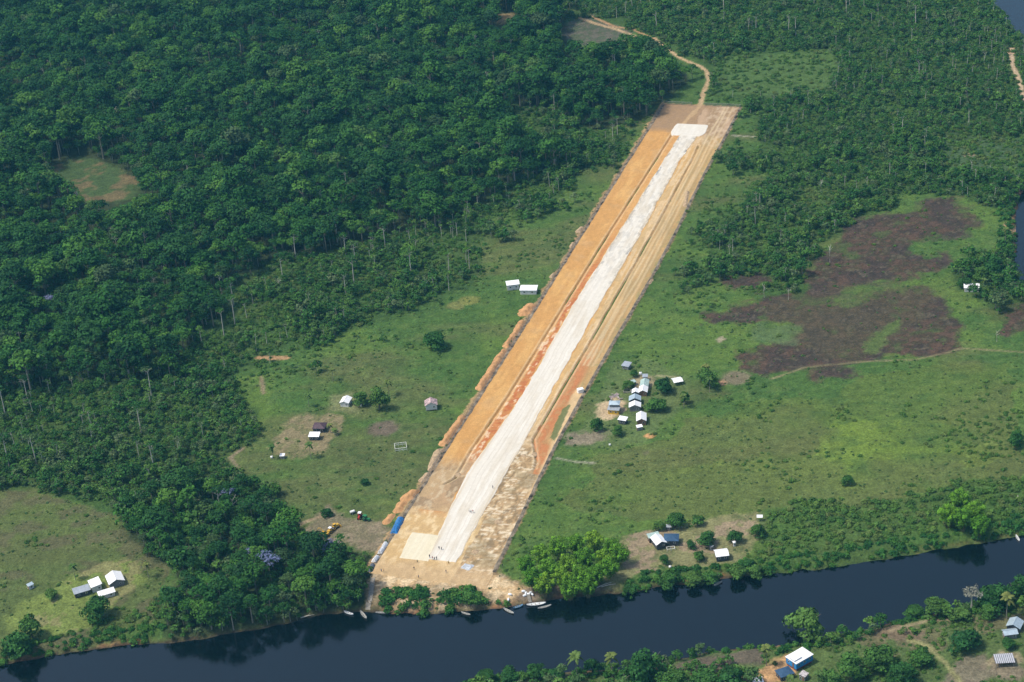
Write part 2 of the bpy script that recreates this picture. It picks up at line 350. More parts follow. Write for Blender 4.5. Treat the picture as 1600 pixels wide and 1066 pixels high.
# ------------------------------------------------------------------ land cover colours (base colours of soil and grass)
wob = 5.0
WU = PU + (fbm(XX/9, YY/9, 41, 4)-.5)*22; WV = PV + (fbm(XX/9, YY/9, 51, 4)-.5)*14
n1 = fbm(XX/45, YY/45, 61, 4); n2 = fbm(XX/12, YY/12, 62, 4); n3 = fbm(XX/3.2, YY/3.2, 63, 3); n4 = fbm(XX/70, YY/28, 65, 4)
C = np.zeros(XX.shape+(3,))
def mixc(mask, col, amt=1.0):
    global C
    m = (np.asarray(mask, float)*amt)[..., None]; C = C*(1-m)+np.asarray(col, float)*m
g0, g1, g2, gb = (.062, .120, .026), (.098, .160, .030), (.046, .098, .022), (.104, .108, .042)
C[:] = g0
mixc(smooth(.45, .65, n1), g1, .8); mixc(smooth(.5, .72, n2), g2, .7); mixc(smooth(.52, .70, n4), gb, .65); mixc(smooth(.58, .8, n3), gb, .2)
_w = [(fbm(XX/7, YY/7, 410+q, 4)-.5, fbm(XX/7, YY/7, 440+q, 4)-.5) for q in range(3)]
def sp3(pl, a=26, U_=None, V_=None):
    U_ = WU if U_ is None else U_; V_ = WV if V_ is None else V_
    return sum(inpoly(U_+w[0]*a, V_+w[1]*a*.6, pl).astype(float) for w in _w)/3
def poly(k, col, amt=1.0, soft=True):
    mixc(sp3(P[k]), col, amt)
OU = PU+(fbm(XX/30, YY/30, 161, 5)-.5)*190; OV = PV+(fbm(XX/30, YY/30, 171, 5)-.5)*95
mixc(inpoly(OU, OV, P['olive']), (.108, .146, .030), .45); mixc(inpoly(OU, OV, P['bright'])*smooth(.3, .6, n4), (.130, .195, .030), .8)
mixc(smooth(.56, .68, fbm(XX/9, YY/5, 181, 4)), (.046, .094, .024), .45); mixc(smooth(.58, .72, fbm(XX/7, YY/4, 191, 4)), (.118, .165, .040), .35)
mixc(inpoly(OU, OV, P['olive'])*smooth(.48, .62, n1), (.098, .104, .040), .4)
poly('west', (.090, .112, .036), .75); mixc(inpoly(WU, WV, P['west'])*smooth(.5, .62, n2), (.095, .080, .048), .55)
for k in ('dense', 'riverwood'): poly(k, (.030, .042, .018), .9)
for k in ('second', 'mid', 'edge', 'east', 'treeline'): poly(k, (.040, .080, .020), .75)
poly('scruba', (.075, .132, .034), .7); poly('scrubb', (.06, .10, .045), .7)
for k in ('burn1', 'burn2', 'burn3', 'burn4', 'burn5'):
    BU = PU+(fbm(XX/13, YY/13, 141, 5)-.5)*44; BV = PV+(fbm(XX/11, YY/11, 151, 5)-.5)*26
    mk = sp3(P[k], 34, BU, BV)*np.clip(smooth(.20, .34, n2)*.5+.5+(n3-.5)*.8, 0, 1); mixc(mk, (.060, .040, .030), .95)
    mixc(mk*(n3 > .56), (.105, .062, .042), .55); mixc(mk*smooth(.5, .62, n2), (.036, .030, .027), .6); mixc(mk*(n3 < .32), (.16, .12, .09), .45); mixc(mk*smooth(.36, .28, n2)*(n1 > .5), (.065, .10, .03), .6)
mixc(sp3([(1180, 478), (1330, 440), (1400, 436), (1450, 458), (1440, 505), (1340, 560), (1250, 545)], 34, BU, BV)*(.35+.65*smooth(.42, .55, n3)), (.075, .066, .036), .55)
poly('swamp', (.085, .125, .055), .6); poly('green1', (.09, .14, .035), .8)
poly('hillbare', (.085, .088, .062), .75); mixc(inpoly(WU, WV, P['hillbare']) & (n3 > .52), (.13, .105, .085), .6); poly('clearing', (.065, .110, .035), .7); mixc(inpoly(WU, WV, P['clearing'])*smooth(.50, .66, n2+.25*(n3-.5)), (.17, .105, .058), .6); poly('clearing2', (.28, .2, .1), .7)
poly('villagelawn', (.105, .145, .050), .7); poly('lawn', (.150, .195, .048), .9); mixc(inpoly(WU, WV, P['lawn']) & (n2 > .56), (.21, .18, .09), .6)
poly('yard1', (.235, .185, .105), .85); mixc(inpoly(WU, WV, P['yard1']) & (n3 > .55), (.12, .13, .05), .7)
poly('yard2', (.17, .18, .08), .8); poly('yardr', (.48, .36, .22), .95); poly('yardr2', (.33, .26, .16), .8); poly('pad1', (.24, .19, .14), .8)
poly('yard3', (.215, .20, .095), .85); mixc(inpoly(WU, WV, P['yard3']) & (n2 > .52), (.26, .19, .13), .75); mixc(inpoly(WU, WV, P['yard3']) & (n3 < .36), (.10, .13, .045), .6)
poly('pad2', (.185, .155, .095), .88); mixc(inpoly(WU, WV, P['pad2']) & (n3 > .58), (.23, .18, .12), .6)
poly('front', (.30, .21, .115), .95); mixc(inpoly(WU, WV, P['front']) & (n3 > .52), (.42, .33, .21), .7); mixc(inpoly(WU, WV, P['front']) & (n2 < .42), (.20, .16, .09), .7)
poly('fronttrack', (.55, .38, .20), .85); mixc(inpoly(WU, WV, P['fronttrack']) & (n3 > .5), (.62, .49, .31), .6)
poly('bambooground', (.17, .13, .095), .9)
poly('south', (.085, .120, .040), .7); mixc(inpoly(WU, WV, P['south']) & (n2 > .58), (.14, .11, .065), .6)
poly('sdirt', (.46, .27, .13), .9); poly('syard', (.30, .24, .15), .8); poly('sbare', (.125, .095, .075), .85); poly('sbare2', (.19, .155, .11), .8); poly('sbare3', (.16, .115, .075), .8)
# spill of orange soil beside the strip, worn bank and paths
sp = (dstrip > -3) & (dstrip < -.2+3.0*fbm(S_/9, T_*0+3, 71, 4)*(.6+.9*(T_ < tl)))
mixc(sp & (S_ > 0), (.40, .26, .13), .8)
bank = smooth(3.4, .8, DR + 2.5*(n3-.5)); mixc(bank*(DR > -3), (.085, .085, .035), .8); mixc(bank*(DR > -3)*smooth(.50, .62, fbm(XX/14, YY/14, 77, 3)), (.27, .14, .07), .85)
mixc((DR < 1.0), (.05, .035, .025), .8)
for p, w, c in paths_w:
    dd = distline(XX, YY, p) + (n3-.5)*1.2; mixc(smooth(w*.5+.9, w*.5-.3, dd), c, .95)
for (u, v, r, c) in [(1013, 681, 2.6, (.50, .27, .11)), (1130, 597, 3, (.42, .24, .14)), (1150, 590, 9, (.17, .14, .09)), (1578, 352, 5, (.42, .27, .15)), (1586, 80, 7, (.46, .32, .20)), (1010, 708, 3, (.10, .1, .05)), (1515, 242, 4, (.30, .22, .15)),
                   (1127, 530, 3, (.30, .26, .17)), (733, 470, 7, (.16, .17, .045)), (712, 478, 6, (.15, .16, .05)), (1438, 862, 2.5, (.34, .17, .09)), (1558, 820, 2, (.3, .16, .09)), (600, 670, 9, (.13, .10, .075)), (1575, 1048, 8, (.20, .16, .11))]:
    x, y = unproj(u, v); mixc(smooth(r, r*.6, np.hypot(XX-x, YY-y)+(n3-.5)*4), c, .9)
mixc(sp3(P['eastscrub']), (.050, .105, .022), .7)
C *= (0.84+0.32*n3)[..., None]*(0.86+0.28*n2)[..., None]

def soil_material(name, fine=0.5, bump=0.5, sc=1.0):
    m, n, l, p = newmat(name)
    p.inputs['Roughness'].default_value = .95; p.inputs['Specular IOR Level'].default_value = .12
    a = n.new('ShaderNodeAttribute'); a.attribute_name = 'cover'; ge = n.new('ShaderNodeNewGeometry')
    out = a.outputs['Color']; hs = []
    for s_, amt in ((.9*sc, fine*.8), (.28*sc, fine*.55), (3.1*sc, fine*.45)):
        z = n.new('ShaderNodeTexNoise'); z.inputs['Scale'].default_value = s_; z.inputs['Detail'].default_value = 4; z.inputs['Roughness'].default_value = .65
        l.new(ge.outputs['Position'], z.inputs['Vector'])
        r = n.new('ShaderNodeMapRange'); r.inputs['From Min'].default_value = .3; r.inputs['From Max'].default_value = .7
        r.inputs['To Min'].default_value = 1-amt; r.inputs['To Max'].default_value = 1+amt; l.new(z.outputs[0], r.inputs['Value'])
        k = n.new('ShaderNodeVectorMath'); k.operation = 'SCALE'; l.new(out, k.inputs[0]); l.new(r.outputs[0], k.inputs['Scale']); out = k.outputs[0]; hs.append(z)
    l.new(out, p.inputs['Base Color'])
    b = n.new('ShaderNodeBump'); b.inputs['Strength'].default_value = bump; b.inputs['Distance'].default_value = .8
    l.new(hs[0].outputs[0], b.inputs['Height']); l.new(b.outputs[0], p.inputs['Normal'])
    return m
def grid_faces(ny, nx):
    i = np.arange(ny*nx).reshape(ny, nx)
    return np.stack([i[:-1, :-1].ravel(), i[:-1, 1:].ravel(), i[1:, 1:].ravel(), i[1:, :-1].ravel()], 1)
gm = soil_material('grass_and_soil', .46, .8)
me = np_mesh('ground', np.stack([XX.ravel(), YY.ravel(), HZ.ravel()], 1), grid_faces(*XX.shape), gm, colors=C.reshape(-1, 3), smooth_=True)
tag(link_mesh('ground', me), kind='structure')
# beyond the surveyed sheet the same ground runs on to the horizon
mb = MB()
for x0, x1, y0, y1 in ((-4000, -470, -500, 7000), (GX[-1], 4000, -500, 7000), (-470, GX[-1], GY[-1], 7000), (-470, GX[-1], -500, 500)):
    mb.add([(x0, y0, -3.4), (x1, y0, -3.4), (x1, y1, -3.4), (x0, y1, -3.4)], [(0, 1, 2, 3)])
tag(mb.build('outer_ground', mat('outer_ground', (.035, .07, .028), .9, .3, .02)), kind='structure')

# water
wm, n, l, p = newmat('river_water')
p.inputs['Base Color'].default_value = (.001, .003, .004, 1); p.inputs['Roughness'].default_value = .06; p.inputs['IOR'].default_value = 1.68; p.inputs['Specular IOR Level'].default_value = .5
ge = n.new('ShaderNodeNewGeometry'); zr = n.new('ShaderNodeTexNoise'); zr.inputs['Scale'].default_value = .012; zr.inputs['Detail'].default_value = 4; mpw = n.new('ShaderNodeMapping'); mpw.inputs['Scale'].default_value = (.35, 1.6, 1); mpw.inputs['Rotation'].default_value = (0, 0, -.25); l.new(ge.outputs['Position'], mpw.inputs[0]); l.new(mpw.outputs[0], zr.inputs['Vector']); mrr = n.new('ShaderNodeMapRange'); mrr.inputs['From Min'].default_value = .35; mrr.inputs['From Max'].default_value = .65; mrr.inputs['To Min'].default_value = .03; mrr.inputs['To Max'].default_value = .16; l.new(zr.outputs[0], mrr.inputs['Value']); l.new(mrr.outputs[0], p.inputs['Roughness'])
z = n.new('ShaderNodeTexNoise'); z.inputs['Scale'].default_value = .9; z.inputs['Detail'].default_value = 3; l.new(ge.outputs['Position'], z.inputs['Vector'])
b = n.new('ShaderNodeBump'); b.inputs['Strength'].default_value = .05; b.inputs['Distance'].default_value = .5; l.new(z.outputs[0], b.inputs['Height']); l.new(b.outputs[0], p.inputs['Normal'])
mb = MB(); mb.add([(-470, 500, WZ), (639, 500, WZ), (639, 1899, WZ), (-470, 1899, WZ)], [(0, 1, 2, 3)])
tag(mb.build('river', wm), kind='structure')

# ------------------------------------------------------------------ the airstrip earthworks
ss = np.arange(-2, SLEN+.5, .8); tt = np.linspace(0, 1, 120)
SS, T01 = np.meshgrid(ss, tt, indexing='ij')
L0, L1 = li(LFL, SS)-.6, li(LFR, SS)+.6
TT = L0+(L1-L0)*T01
dl, dr_ = li(LDL, SS), li(LDR, SS); rl, rr = li(LRL, SS), li(LRR, SS)
sx, sy = ts(SS, TT); su, sv = proj(sx, sy)
m1 = fbm(SS/22, TT/5, 81, 4); m2 = fbm(SS/3.5, TT/1.6, 82, 4); m3 = fbm(SS/26+.6*m1, TT/1.3+1.4*(fbm(SS/30, TT/9, 88, 3)), 83, 5); m4 = fbm(SS/8, TT/8, 84, 4)
C = np.zeros(SS.shape+(3,))
C[:] = (.50, .270, .090)
mixc(smooth(.45, .65, m1), (.56, .325, .115), .8); mixc(smooth(.55, .75, m4), (.47, .29, .13), .5)
# far apron of brown earth
# ground between the ditches
TT0 = TT; TT = TT+2.2*(fbm(SS/8, TT/3, 288, 4)-.5)*1.5
bt = (TT > dl) & (TT < rl); red = bt*smooth(-.7, .3, 1-abs((SS-180)/118))*smooth(.15, .5, (TT-dl)/(rl-dl+.01)+(m1-.5)*.9); mixc(bt, (.54, .29, .105), .6); mixc(red*(.55+.45*smooth(.38, .6, fbm(SS/1.1, TT/2.5, 189, 3))), (.43, .135, .048), .97); mixc(bt*(m2 > .64)*(SS < 260), (.62, .46, .30), .8)
rt = (TT > rr) & (TT < dr_); mixc(rt, (.52, .34, .15), .8); mixc(rt*(m3 > .5), (.60, .46, .28), .6); mixc(rt*(m1 > .55)*(SS > 240), (.47, .32, .15), .8)
ro = (TT > dr_); mixc(ro, (.42, .27, .115), .9); mixc(ro*smooth(.5, .68, m3), (.52, .36, .175), .5); mixc(ro*smooth(.52, .38, m3), (.30, .23, .11), .55); mixc(ro*(m2 > .6)*smooth(.6, .9, (TT-dr_)/(L1-dr_+.01)), (.22, .21, .09), .7)
red2 = ro*smooth(-.6, .4, 1-abs((SS-135)/62))*smooth(9, 5, TT-dr_); mixc(red2*(.5+.5*smooth(.36, .58, m2)), (.43, .165, .065), .92)
# rough rubble ground at the near right, mottled earth at the near left
nr = (TT > rr-1)*smooth(135, 108, SS+(m4-.5)*30)*(TT < np.where(SS > 88, dr_, 99)); mixc(nr, (.40, .27, .14), .9); mixc(nr*smooth(.52, .62, m2), (.58, .46, .29), .7); mixc(nr*smooth(.46, .60, fbm(SS/1.3+.8*m1, TT/1.3, 188, 4)), (.27, .18, .09), .65); mixc(nr*smooth(.58, .66, fbm(SS/.9, TT/2.4, 288, 3)), (.68, .58, .42), .8); mixc(nr*smooth(.52, .35, m4), (.25, .19, .10), .7); mixc(nr*(m2 < .36), (.20, .15, .085), .6)
nl = (TT < rl)*smooth(100, 80, SS+(m4-.5)*24)*(SS > 50); mixc(nl, (.40, .29, .165), .85); mixc(nl*(m4 > .5), (.27, .19, .11), .8); mixc(nl*(m2 > .6), (.46, .36, .23), .6)
nn = smooth(54, 44, SS+(m4-.5)*8)*(TT < rr+2); mixc(nn, (.52, .36, .17), .9); mixc(nn*smooth(.5, .62, m2), (.62, .48, .28), .6); mixc(nn*smooth(.45, .3, m4), (.40, .27, .14), .6)
far = smooth(SLEN-50, SLEN-40, SS+(m4-.5)*10+6*(TT > 35)); mixc(far, (.31, .205, .115), .92); mixc(far*smooth(.48, .6, m2), (.25, .165, .10), .5); mixc(far*smooth(.55, .40, m1)*(TT > 30), (.47, .33, .21), .7); mixc(far*smooth(2.2, 1.0, abs(TT-26+.12*(SLEN-SS)))*(SS < SLEN), (.44, .30, .16), .9)
far2 = smooth(SLEN-72, SLEN-60, SS+(m4-.5)*8)*(TT > rr); mixc(far2*smooth(.45, .6, m2), (.52, .40, .27), .5)
ne = smooth(16, 6, SS+(m4-.5)*10); mixc(ne, (.47, .33, .18), .8)
TT = TT0
# orange haul track inside the right fence near the village, grass island beside it
tk = distline(sx, sy, wpts([(905, 612), (893, 640), (872, 690), (860, 715), (848, 745), (832, 775)])); mixc(smooth(3.2, 1.6, tk+(m2-.5)*2), (.58, .41, .22), .9)
gi = inpoly(su+(m2-.5)*6, sv, [(878, 640), (892, 630), (880, 662), (866, 690), (860, 684)]) | inpoly(su, sv, [(880, 700), (893, 655), (902, 640), (895, 660)]); mixc(gi, (.10, .14, .05), .85)
# ditch lines
hz = np.full(SS.shape, .03)
for Ld, a0, a1, dep in ((dl, 72, SLEN-38, .9), (dr_, 92, SLEN-66, 1.0)):
    dd = abs(TT-Ld+(m1-.5)*.8); on = (SS > a0) & (SS < a1)
    hz -= dep*smooth(.9, .1, dd)*on*(.4+1.1*m1); mixc(on*smooth(.6, .2, dd)*(.3+1.1*m1), (.24, .155, .08), .8); mixc(on*smooth(.6, .3, abs(dd-1.3)), (.62, .47, .28), .4)
# track ruts
for k, (o, c) in enumerate(((.25, (.62, .49, .30)), (.42, (.60, .47, .29)), (.62, (.58, .44, .26)))):
    q = dr_+(L1-dr_)*o+2.2*(fbm(SS/60, SS*0+k, 90+k, 2)-.5); mixc((.35+.65*m1)*(SS > 190)*smooth(.9, .3, abs(TT-q)+(m2-.5)*.8), c, .7)
hz += (m2-.5)*.16 + (m4-.5)*.25*(nr > 0)
hz = np.where((T01 < .001) | (T01 > .999) | (SS < -1.5) | (SS > SLEN+.3), -1.2, hz)
C *= (.86+.28*m2)[..., None]
sm = soil_material('graded_earth', .16, .35, 1.4)
me = np_mesh('graded_earth', np.stack([sx.ravel(), sy.ravel(), hz.ravel()], 1), grid_faces(*SS.shape), sm, colors=C.reshape(-1, 3), smooth_=True)
tag(link_mesh('graded_earth', me), kind='structure')

gsm = soil_material('crushed_gravel', .07, .06, 1.7)
def slab(name, s0, s1, fl, fr, z, base, seed, light, dark, darkamt, mode=0):
    a = np.arange(s0, s1, .7); nb = 64; bb = np.linspace(0, 1, nb)
    S, B = np.meshgrid(a, bb, indexing='ij'); l_, r_ = fl(S), fr(S)
    rag = (fbm(S/7, S*0, seed, 5)-.5)*1.3; rag2 = (fbm(S/7, S*0, seed+5, 5)-.5)*1.6
    T = (l_+rag)+(r_+rag2-l_-rag)*B
    q1 = fbm(S/2.2, T/1.2, seed+7, 4); q2 = fbm(S/14, T/3, seed+8, 4); q3 = fbm(S/60, T/.9, seed+9, 3)
    global C
    C = np.zeros(S.shape+(3,)); C[:] = base
    mixc(smooth(.4, .7, q3), light, .7); mixc(smooth(.62, .8, q2), dark, .35)
    if mode == 1:
        e = smooth(.30, .48, abs(B-.5))
        q5 = fbm(S/3.4, T/1.5, seed+17, 3); mixc(smooth(.53, .60, q5)*smooth(230, 330, S)*(.25+.75*e), (.12, .125, .13), darkamt); mixc(smooth(.30, .47, abs(B-.5))*smooth(.42, .6, q3+.25*(q1-.5)), (.50, .40, .26), .75); mixc(smooth(.5, .62, q2)*.5, (.53, .46, .35), .7); mixc((q1 < .36)*smooth(300, 380, S)*e, (.50, .38, .24), .6)
        mixc(smooth(.5, .1, abs(B-.44))*(q3 > .5)*.4, (.62, .57, .50), .4)
        for o in (.30, .42, .62, .74): mixc(smooth(.020, .005, abs(B-o-.03*(q2-.5)))*(.4+.6*(S < 260)), (.50, .44, .35), .5)
    C *= (.95+.1*q1)[..., None]
    hh = z+(q2-.5)*.03; edge = (B < .001) | (B > .999) | (S <= a[0]+.01) | (S >= a[-1]-.01)
    hh = np.where(edge, -.35, hh); X, Y = ts(S, T)
    me = np_mesh(name, np.stack([X.ravel(), Y.ravel(), hh.ravel()], 1), grid_faces(*S.shape), gsm, colors=C.reshape(-1, 3), smooth_=True)
    return tag(link_mesh(name, me), kind='structure')
s_cap = float(st(*unproj(1075, 204))[0])
slab('gravel_runway', float(st(*unproj(694, 878))[0]), s_cap-2, lambda s: li(LRL, s), lambda s: li(LRR, s), .16, (.62, .575, .49), 101, (.69, .65, .57), (.50, .43, .32), .8, 1)
cp = [st(*unproj(u, v)) for u, v in ((1049, 209), (1104, 205), (1052, 199), (1098, 196))]
ca = min(c[0] for c in cp); cb = max(c[0] for c in cp); cl = min(cp[0][1], cp[2][1]); cr_ = max(cp[1][1], cp[3][1])
slab('turning_pad', ca-3, cb+2, lambda s: cl+2.0*np.clip(abs((s-(ca+cb)/2)/((cb-ca)/2+2.5)), 0, 1)**4, lambda s: cr_-3.0*np.clip(abs((s-(ca+cb)/2)/((cb-ca)/2+2.5)), 0, 1)**4, .20, (.62, .575, .49), 141, (.66, .62, .54), (.56, .48, .36), .5)
ap = [st(*unproj(u, v)) for u, v in ((620, 877), (643, 832), (686, 832), (668, 874))]
print('apron', ap, 'cap', cp)
slab('gravel_apron', (ap[0][0]+ap[3][0])/2, (ap[1][0]+ap[2][0])/2, lambda s: np.interp(s, [ap[0][0], ap[1][0]], [ap[0][1], ap[1][1]]), lambda s: li(LRL, s)+1.0, .10, (.63, .56, .40), 121, (.67, .61, .46), (.56, .47, .31), .5)
SPL = True

# ------------------------------------------------------------------ the humid air over the valley
mb = MB(); mb.box((0, 3250, 256), (8060, 7560, 530)); tag(mb.build('haze', hm), 'thin blue humid air', None, None, 'stuff')
# ------------------------------------------------------------------ vegetation
rng = np.random.default_rng(7)
def leaf_cloud(lobes, dens, size, droop=0.0, flat=0.0, seed=0):
    """many leaf-clump faces spread over and through the lobes (cx,cy,cz,rx,ry,rz,tone)"""
    g = np.random.default_rng(seed); Vs, Ts = [], []
    for (cx, cy, cz, rx, ry, rz, tn) in lobes:
        n = max(10, int(dens*(rx*ry+rx*rz+ry*rz)*3.3/(size*size)))
        d = g.normal(size=(n, 3)); d /= np.linalg.norm(d, axis=1)[:, None]
        low = d[:, 2] < -.35; d[low, 2] *= -1
        r = g.uniform(.72, 1.08, n)[:, None]
        c = np.array([cx, cy, cz])+d*r*np.array([rx, ry, rz])
        nn = d/np.array([rx, ry, rz])*min(rx, ry, rz)+g.normal(size=(n, 3))*.27; nn[:, 2] += flat; nn /= np.linalg.norm(nn, axis=1)[:, None]
        a = np.cross(nn, g.normal(size=(n, 3))); a /= np.linalg.norm(a, axis=1)[:, None]; b = np.cross(nn, a)
        s = (size*g.uniform(.6, 1.3, n)/2)[:, None]; k = g.uniform(.6, 1.0, n)[:, None]
        q = np.stack([c-a*s-b*s*k*.6, c+a*s*.7-b*s*k, c+a*s+b*s*k*.7, c-a*s*.6+b*s*k], 1)
        q[:, :, 2] -= droop*g.uniform(0, 1, (n, 1))*size
        Vs.append(q.reshape(-1, 3)); t = np.clip(tn+g.normal(size=n)*.16, 0, 1); Ts.append(np.repeat(t, 4))
    V = np.concatenate(Vs); T = np.concatenate(Ts); Fq = np.arange(len(V)).reshape(-1, 4)
    return V, Fq, T
def crown_lobes(R, H, z0, n, seed, lr=(.36, .55), dome=.6):
    g = random.Random(seed); ex = g.uniform(.78, 1.2); L = [(g.uniform(-.12, .12)*R, g.uniform(-.12, .12)*R, z0+H*.42, R*.70*ex, R*.70/ex, H*.5, .4)]
    for k in range(n):
        a = k*2.399+g.uniform(-1.1, 1.1); q = math.sqrt((k+.6)/n)*g.uniform(.75, 1.12); r = R*q*.80
        rr = R*g.uniform(lr[0]*.65, lr[1]*1.05)*(1.05-.25*q)
        z = z0+H*(.84-dome*q*q)+g.uniform(-.16, .2)*H
        L.append((r*math.cos(a)*ex, r*math.sin(a)/ex, z, rr*g.uniform(.8, 1.3), rr*g.uniform(.8, 1.3), rr*g.uniform(.5, .85), g.uniform(.1, .9)))
    return L
def trunk_mb(h, r, R, seed, limbs=5, top=.55, lean=.0):
    g = random.Random(seed); m = MB(); b = g.uniform(0, 6.28); lx, ly = lean*h*math.cos(b), lean*h*math.sin(b)
    m.tube([(0, 0, -.6), (lx*.3, ly*.3, h*.4), (lx, ly, h)], [r*1.25, r*.9, r*.6], 6)
    for k in range(limbs):
        a = b+k*6.28/limbs+g.uniform(-.3, .3); z = h*g.uniform(.72, .97); q = R*g.uniform(.55, .8)
        m.tube([(lx*z/h, ly*z/h, z), (lx+q*.5*math.cos(a), ly+q*.5*math.sin(a), z+R*.35), (lx+q*math.cos(a), ly+q*math.sin(a), z+R*top)], [r*.5, r*.32, r*.14], 4)
    return m
def mb_arrays(m):
    V = np.array(m.v); Fq = []
    for f in m.f:
        f = list(f)
        while len(f) > 4:
            Fq.append((f[0], f[1], f[2], f[3])); f = [f[0]]+f[3:]
        if len(f) == 3: f = [f[0], f[1], f[2], f[2]]
        Fq.append(tuple(f))
    return V, Fq
class Kind:
    """one tree model: crown arrays and trunk builder"""
    def __init__(s, name, crown, trunk, leaf, bark):
        s.name = name; s.cV, s.cF, s.cT = crown; s.leaf, s.bark = leaf, bark; s.tr = trunk
        s.crown_me = np_mesh(name+'_crown', s.cV, s.cF, leaf, tone=s.cT)
        s.trunk_me = trunk.mesh(name+'_trunk', bark) if trunk else None
KINDS = {}
def mk(kind, n, fn, leaf, bark):
    KINDS[kind] = []
    for k in range(n):
        c, t = fn(k); KINDS[kind].append(Kind(kind, c, t, leaf, bark))
def k_rain(k):
    g = random.Random(100+k); R = g.uniform(4.6, 6.4); H = R*g.uniform(.75, 1.05); h = g.uniform(8.5, 12)
    return leaf_cloud(crown_lobes(R, H, h-1.5, 9+(k*5) % 8, k, (.30, .52), .75), .78, .95, .2, .15, k), trunk_mb(h, .32, R, k)
def k_second(k):
    g = random.Random(200+k); R = g.uniform(2.3, 3.4); H = R*g.uniform(.9, 1.4); h = g.uniform(3.0, 4.6)
    return leaf_cloud(crown_lobes(R, H, h-1.8, 8, 40+k, (.36, .55), .8), .80, .68, .2, .1, 50+k), trunk_mb(h, .14, R, 30+k, 4)
def k_tall(k):
    g = random.Random(300+k); R = g.uniform(3.2, 4.6); H = R*.55; h = g.uniform(15, 18)
    return leaf_cloud(crown_lobes(R, H, h-.5, 7, 80+k, (.32, .48), .7), .62, .8, .2, .2, 90+k), trunk_mb(h, .30, R, 60+k, 5, .4, .03)
def k_thin(k):
    g = random.Random(350+k); R = g.uniform(1.6, 2.4); h = g.uniform(8, 10.5)
    return leaf_cloud(crown_lobes(R, R*.9, h-.8, 5, 180+k, (.36, .55), .7), .45, .6, .2, .2, 190+k), trunk_mb(h, .17, R, 160+k, 5, .5, .05)
def k_round(k):
    g = random.Random(400+k); R = 4.0; H = 4.6
    return leaf_cloud(crown_lobes(R, H, 1.4, 18, 120+k, (.44, .58), .85), 1.4, .62, .25, .0, 130+k), trunk_mb(3.2, .32, R, 95+k)
def k_bush(k):
    R = 1.7; return leaf_cloud([(a*1.1, b*1.1, z*.62-.2, r, r, r*.7, t) for a, b, z, r, _, _, t in crown_lobes(R, 1.5, .2, 7, 220+k, (.36, .52), .6)], 1.0, .45, .1, 0, 230+k), None
def k_tuft(k):
    return leaf_cloud([(a*.9, b*.9, z*.55, r*.8, r*.8, r*.55, t) for a, b, z, r, _, _, t in crown_lobes(1.0, .7, 0, 4, 320+k, (.4, .6), .5)], .7, .42, 0, .2, 330+k), None
def k_purple(k):
    return leaf_cloud(crown_lobes(4.6, 2.8, 11, 10, 420+k, (.28, .4), .6), .55, .6, .2, .2, 430+k), trunk_mb(11.5, .28, 4.6, 440+k, 6, .4, .04)
def k_palm(k):
    g = random.Random(500+k); V = []; T = []
    nf = 19
    for f in range(nf):
        a = f*2.399; el = g.uniform(-.25, 1.25); L = g.uniform(2.9, 3.7); tn = .35+.4*(el > .2)+g.uniform(-.15, .15)
        pts = []
        for q in range(8):
            u = q/7*L; pts.append(Vector((u*math.cos(el*.8)*(1-.035*u), 0, u*math.sin(el)-.20*u*u)))
        for q in range(7):
            p0, p1 = pts[q], pts[q+1]; w = .62*math.sin(math.pi*(.18+.75*q/7)); w2 = .62*math.sin(math.pi*(.18+.75*(q+1)/7))
            for sd in (-1, 1):
                for qq in ((p0, 0), (p1, 0), (p1, w2), (p0, w)):
                    x, y, z = qq[0].x, sd*qq[1], qq[0].z-abs(qq[1])*.75
                    V.append((x*math.cos(a)-y*math.sin(a), x*math.sin(a)+y*math.cos(a), z+9.1)); T.append(tn)
    g2 = MB(); g2.tube([(0, 0, -.5), (.15, .1, 3), (.1, .25, 6), (0, 0, 9.1)], [.24, .17, .14, .13], 7)
    return (np.array(V), np.arange(len(V)).reshape(-1, 4), np.clip(T, 0, 1)), g2
def k_bamboo(k):
    g = random.Random(600+k); lob = []; m = MB()
    for c in range(15):
        a = c*2.399; q = math.sqrt((c+.5)/15); out = 4.3*q; h = 10.5-3.6*q*q+g.uniform(-1, 1)
        bx, by = .8*q*math.cos(a), .8*q*math.sin(a); tx, ty = out*math.cos(a), out*math.sin(a)
        m.tube([(bx, by, -.4), (bx*1.3+tx*.15, by*1.3+ty*.15, h*.55), (tx*.75, ty*.75, h*.93), (tx, ty, h*.98)], [.07, .06, .04, .02], 4)
        for z in range(4):
            w = z/3; rr = g.uniform(.85, 1.15)*(1.35-.35*w); f = .42+.58*(1-w)
            lob.append((bx+(tx-bx)*f*1.0+g.uniform(-.3, .3), by+(ty-by)*f+g.uniform(-.3, .3), h*(1.0-.52*w)-.2, rr, rr, rr*1.05, g.uniform(.25, .95)-.25*w))
    return leaf_cloud(lob, .85, .52, .4, .1, 640+k), m
mk('rain', 8, k_rain, LEAF, BARK); mk('second', 6, k_second, LEAF2, BARK); mk('tall', 3, k_tall, LEAF, BARK_PALE); mk('thin', 3, k_thin, LEAF2, BARK_PALE)
mk('round', 6, k_round, LEAF_DARK, BARK_DARK); mk('bush', 4, k_bush, LEAF_BUSH, BARK); mk('bankbush', 4, k_bush, LEAF_BANK, BARK); mk('tuft', 4, k_tuft, LEAF_TUFT, BARK); mk('purple', 1, k_purple, LEAF_PURPLE, BARK)
mk('palm', 2, k_palm, LEAF_PALM, BARK); mk('bamboo', 3, k_bamboo, LEAF_BAMBOO, mat('bamboo_cane', (.24, .22, .09), .7)); mk('greytree', 1, lambda k: (leaf_cloud(crown_lobes(4.6, 5, 6.5, 12, 777, (.28, .4), .7), .5, .6, .2, 0, 778), trunk_mb(8, .36, 4.6, 779, 7)), LEAF_GREY, BARK_PALE)
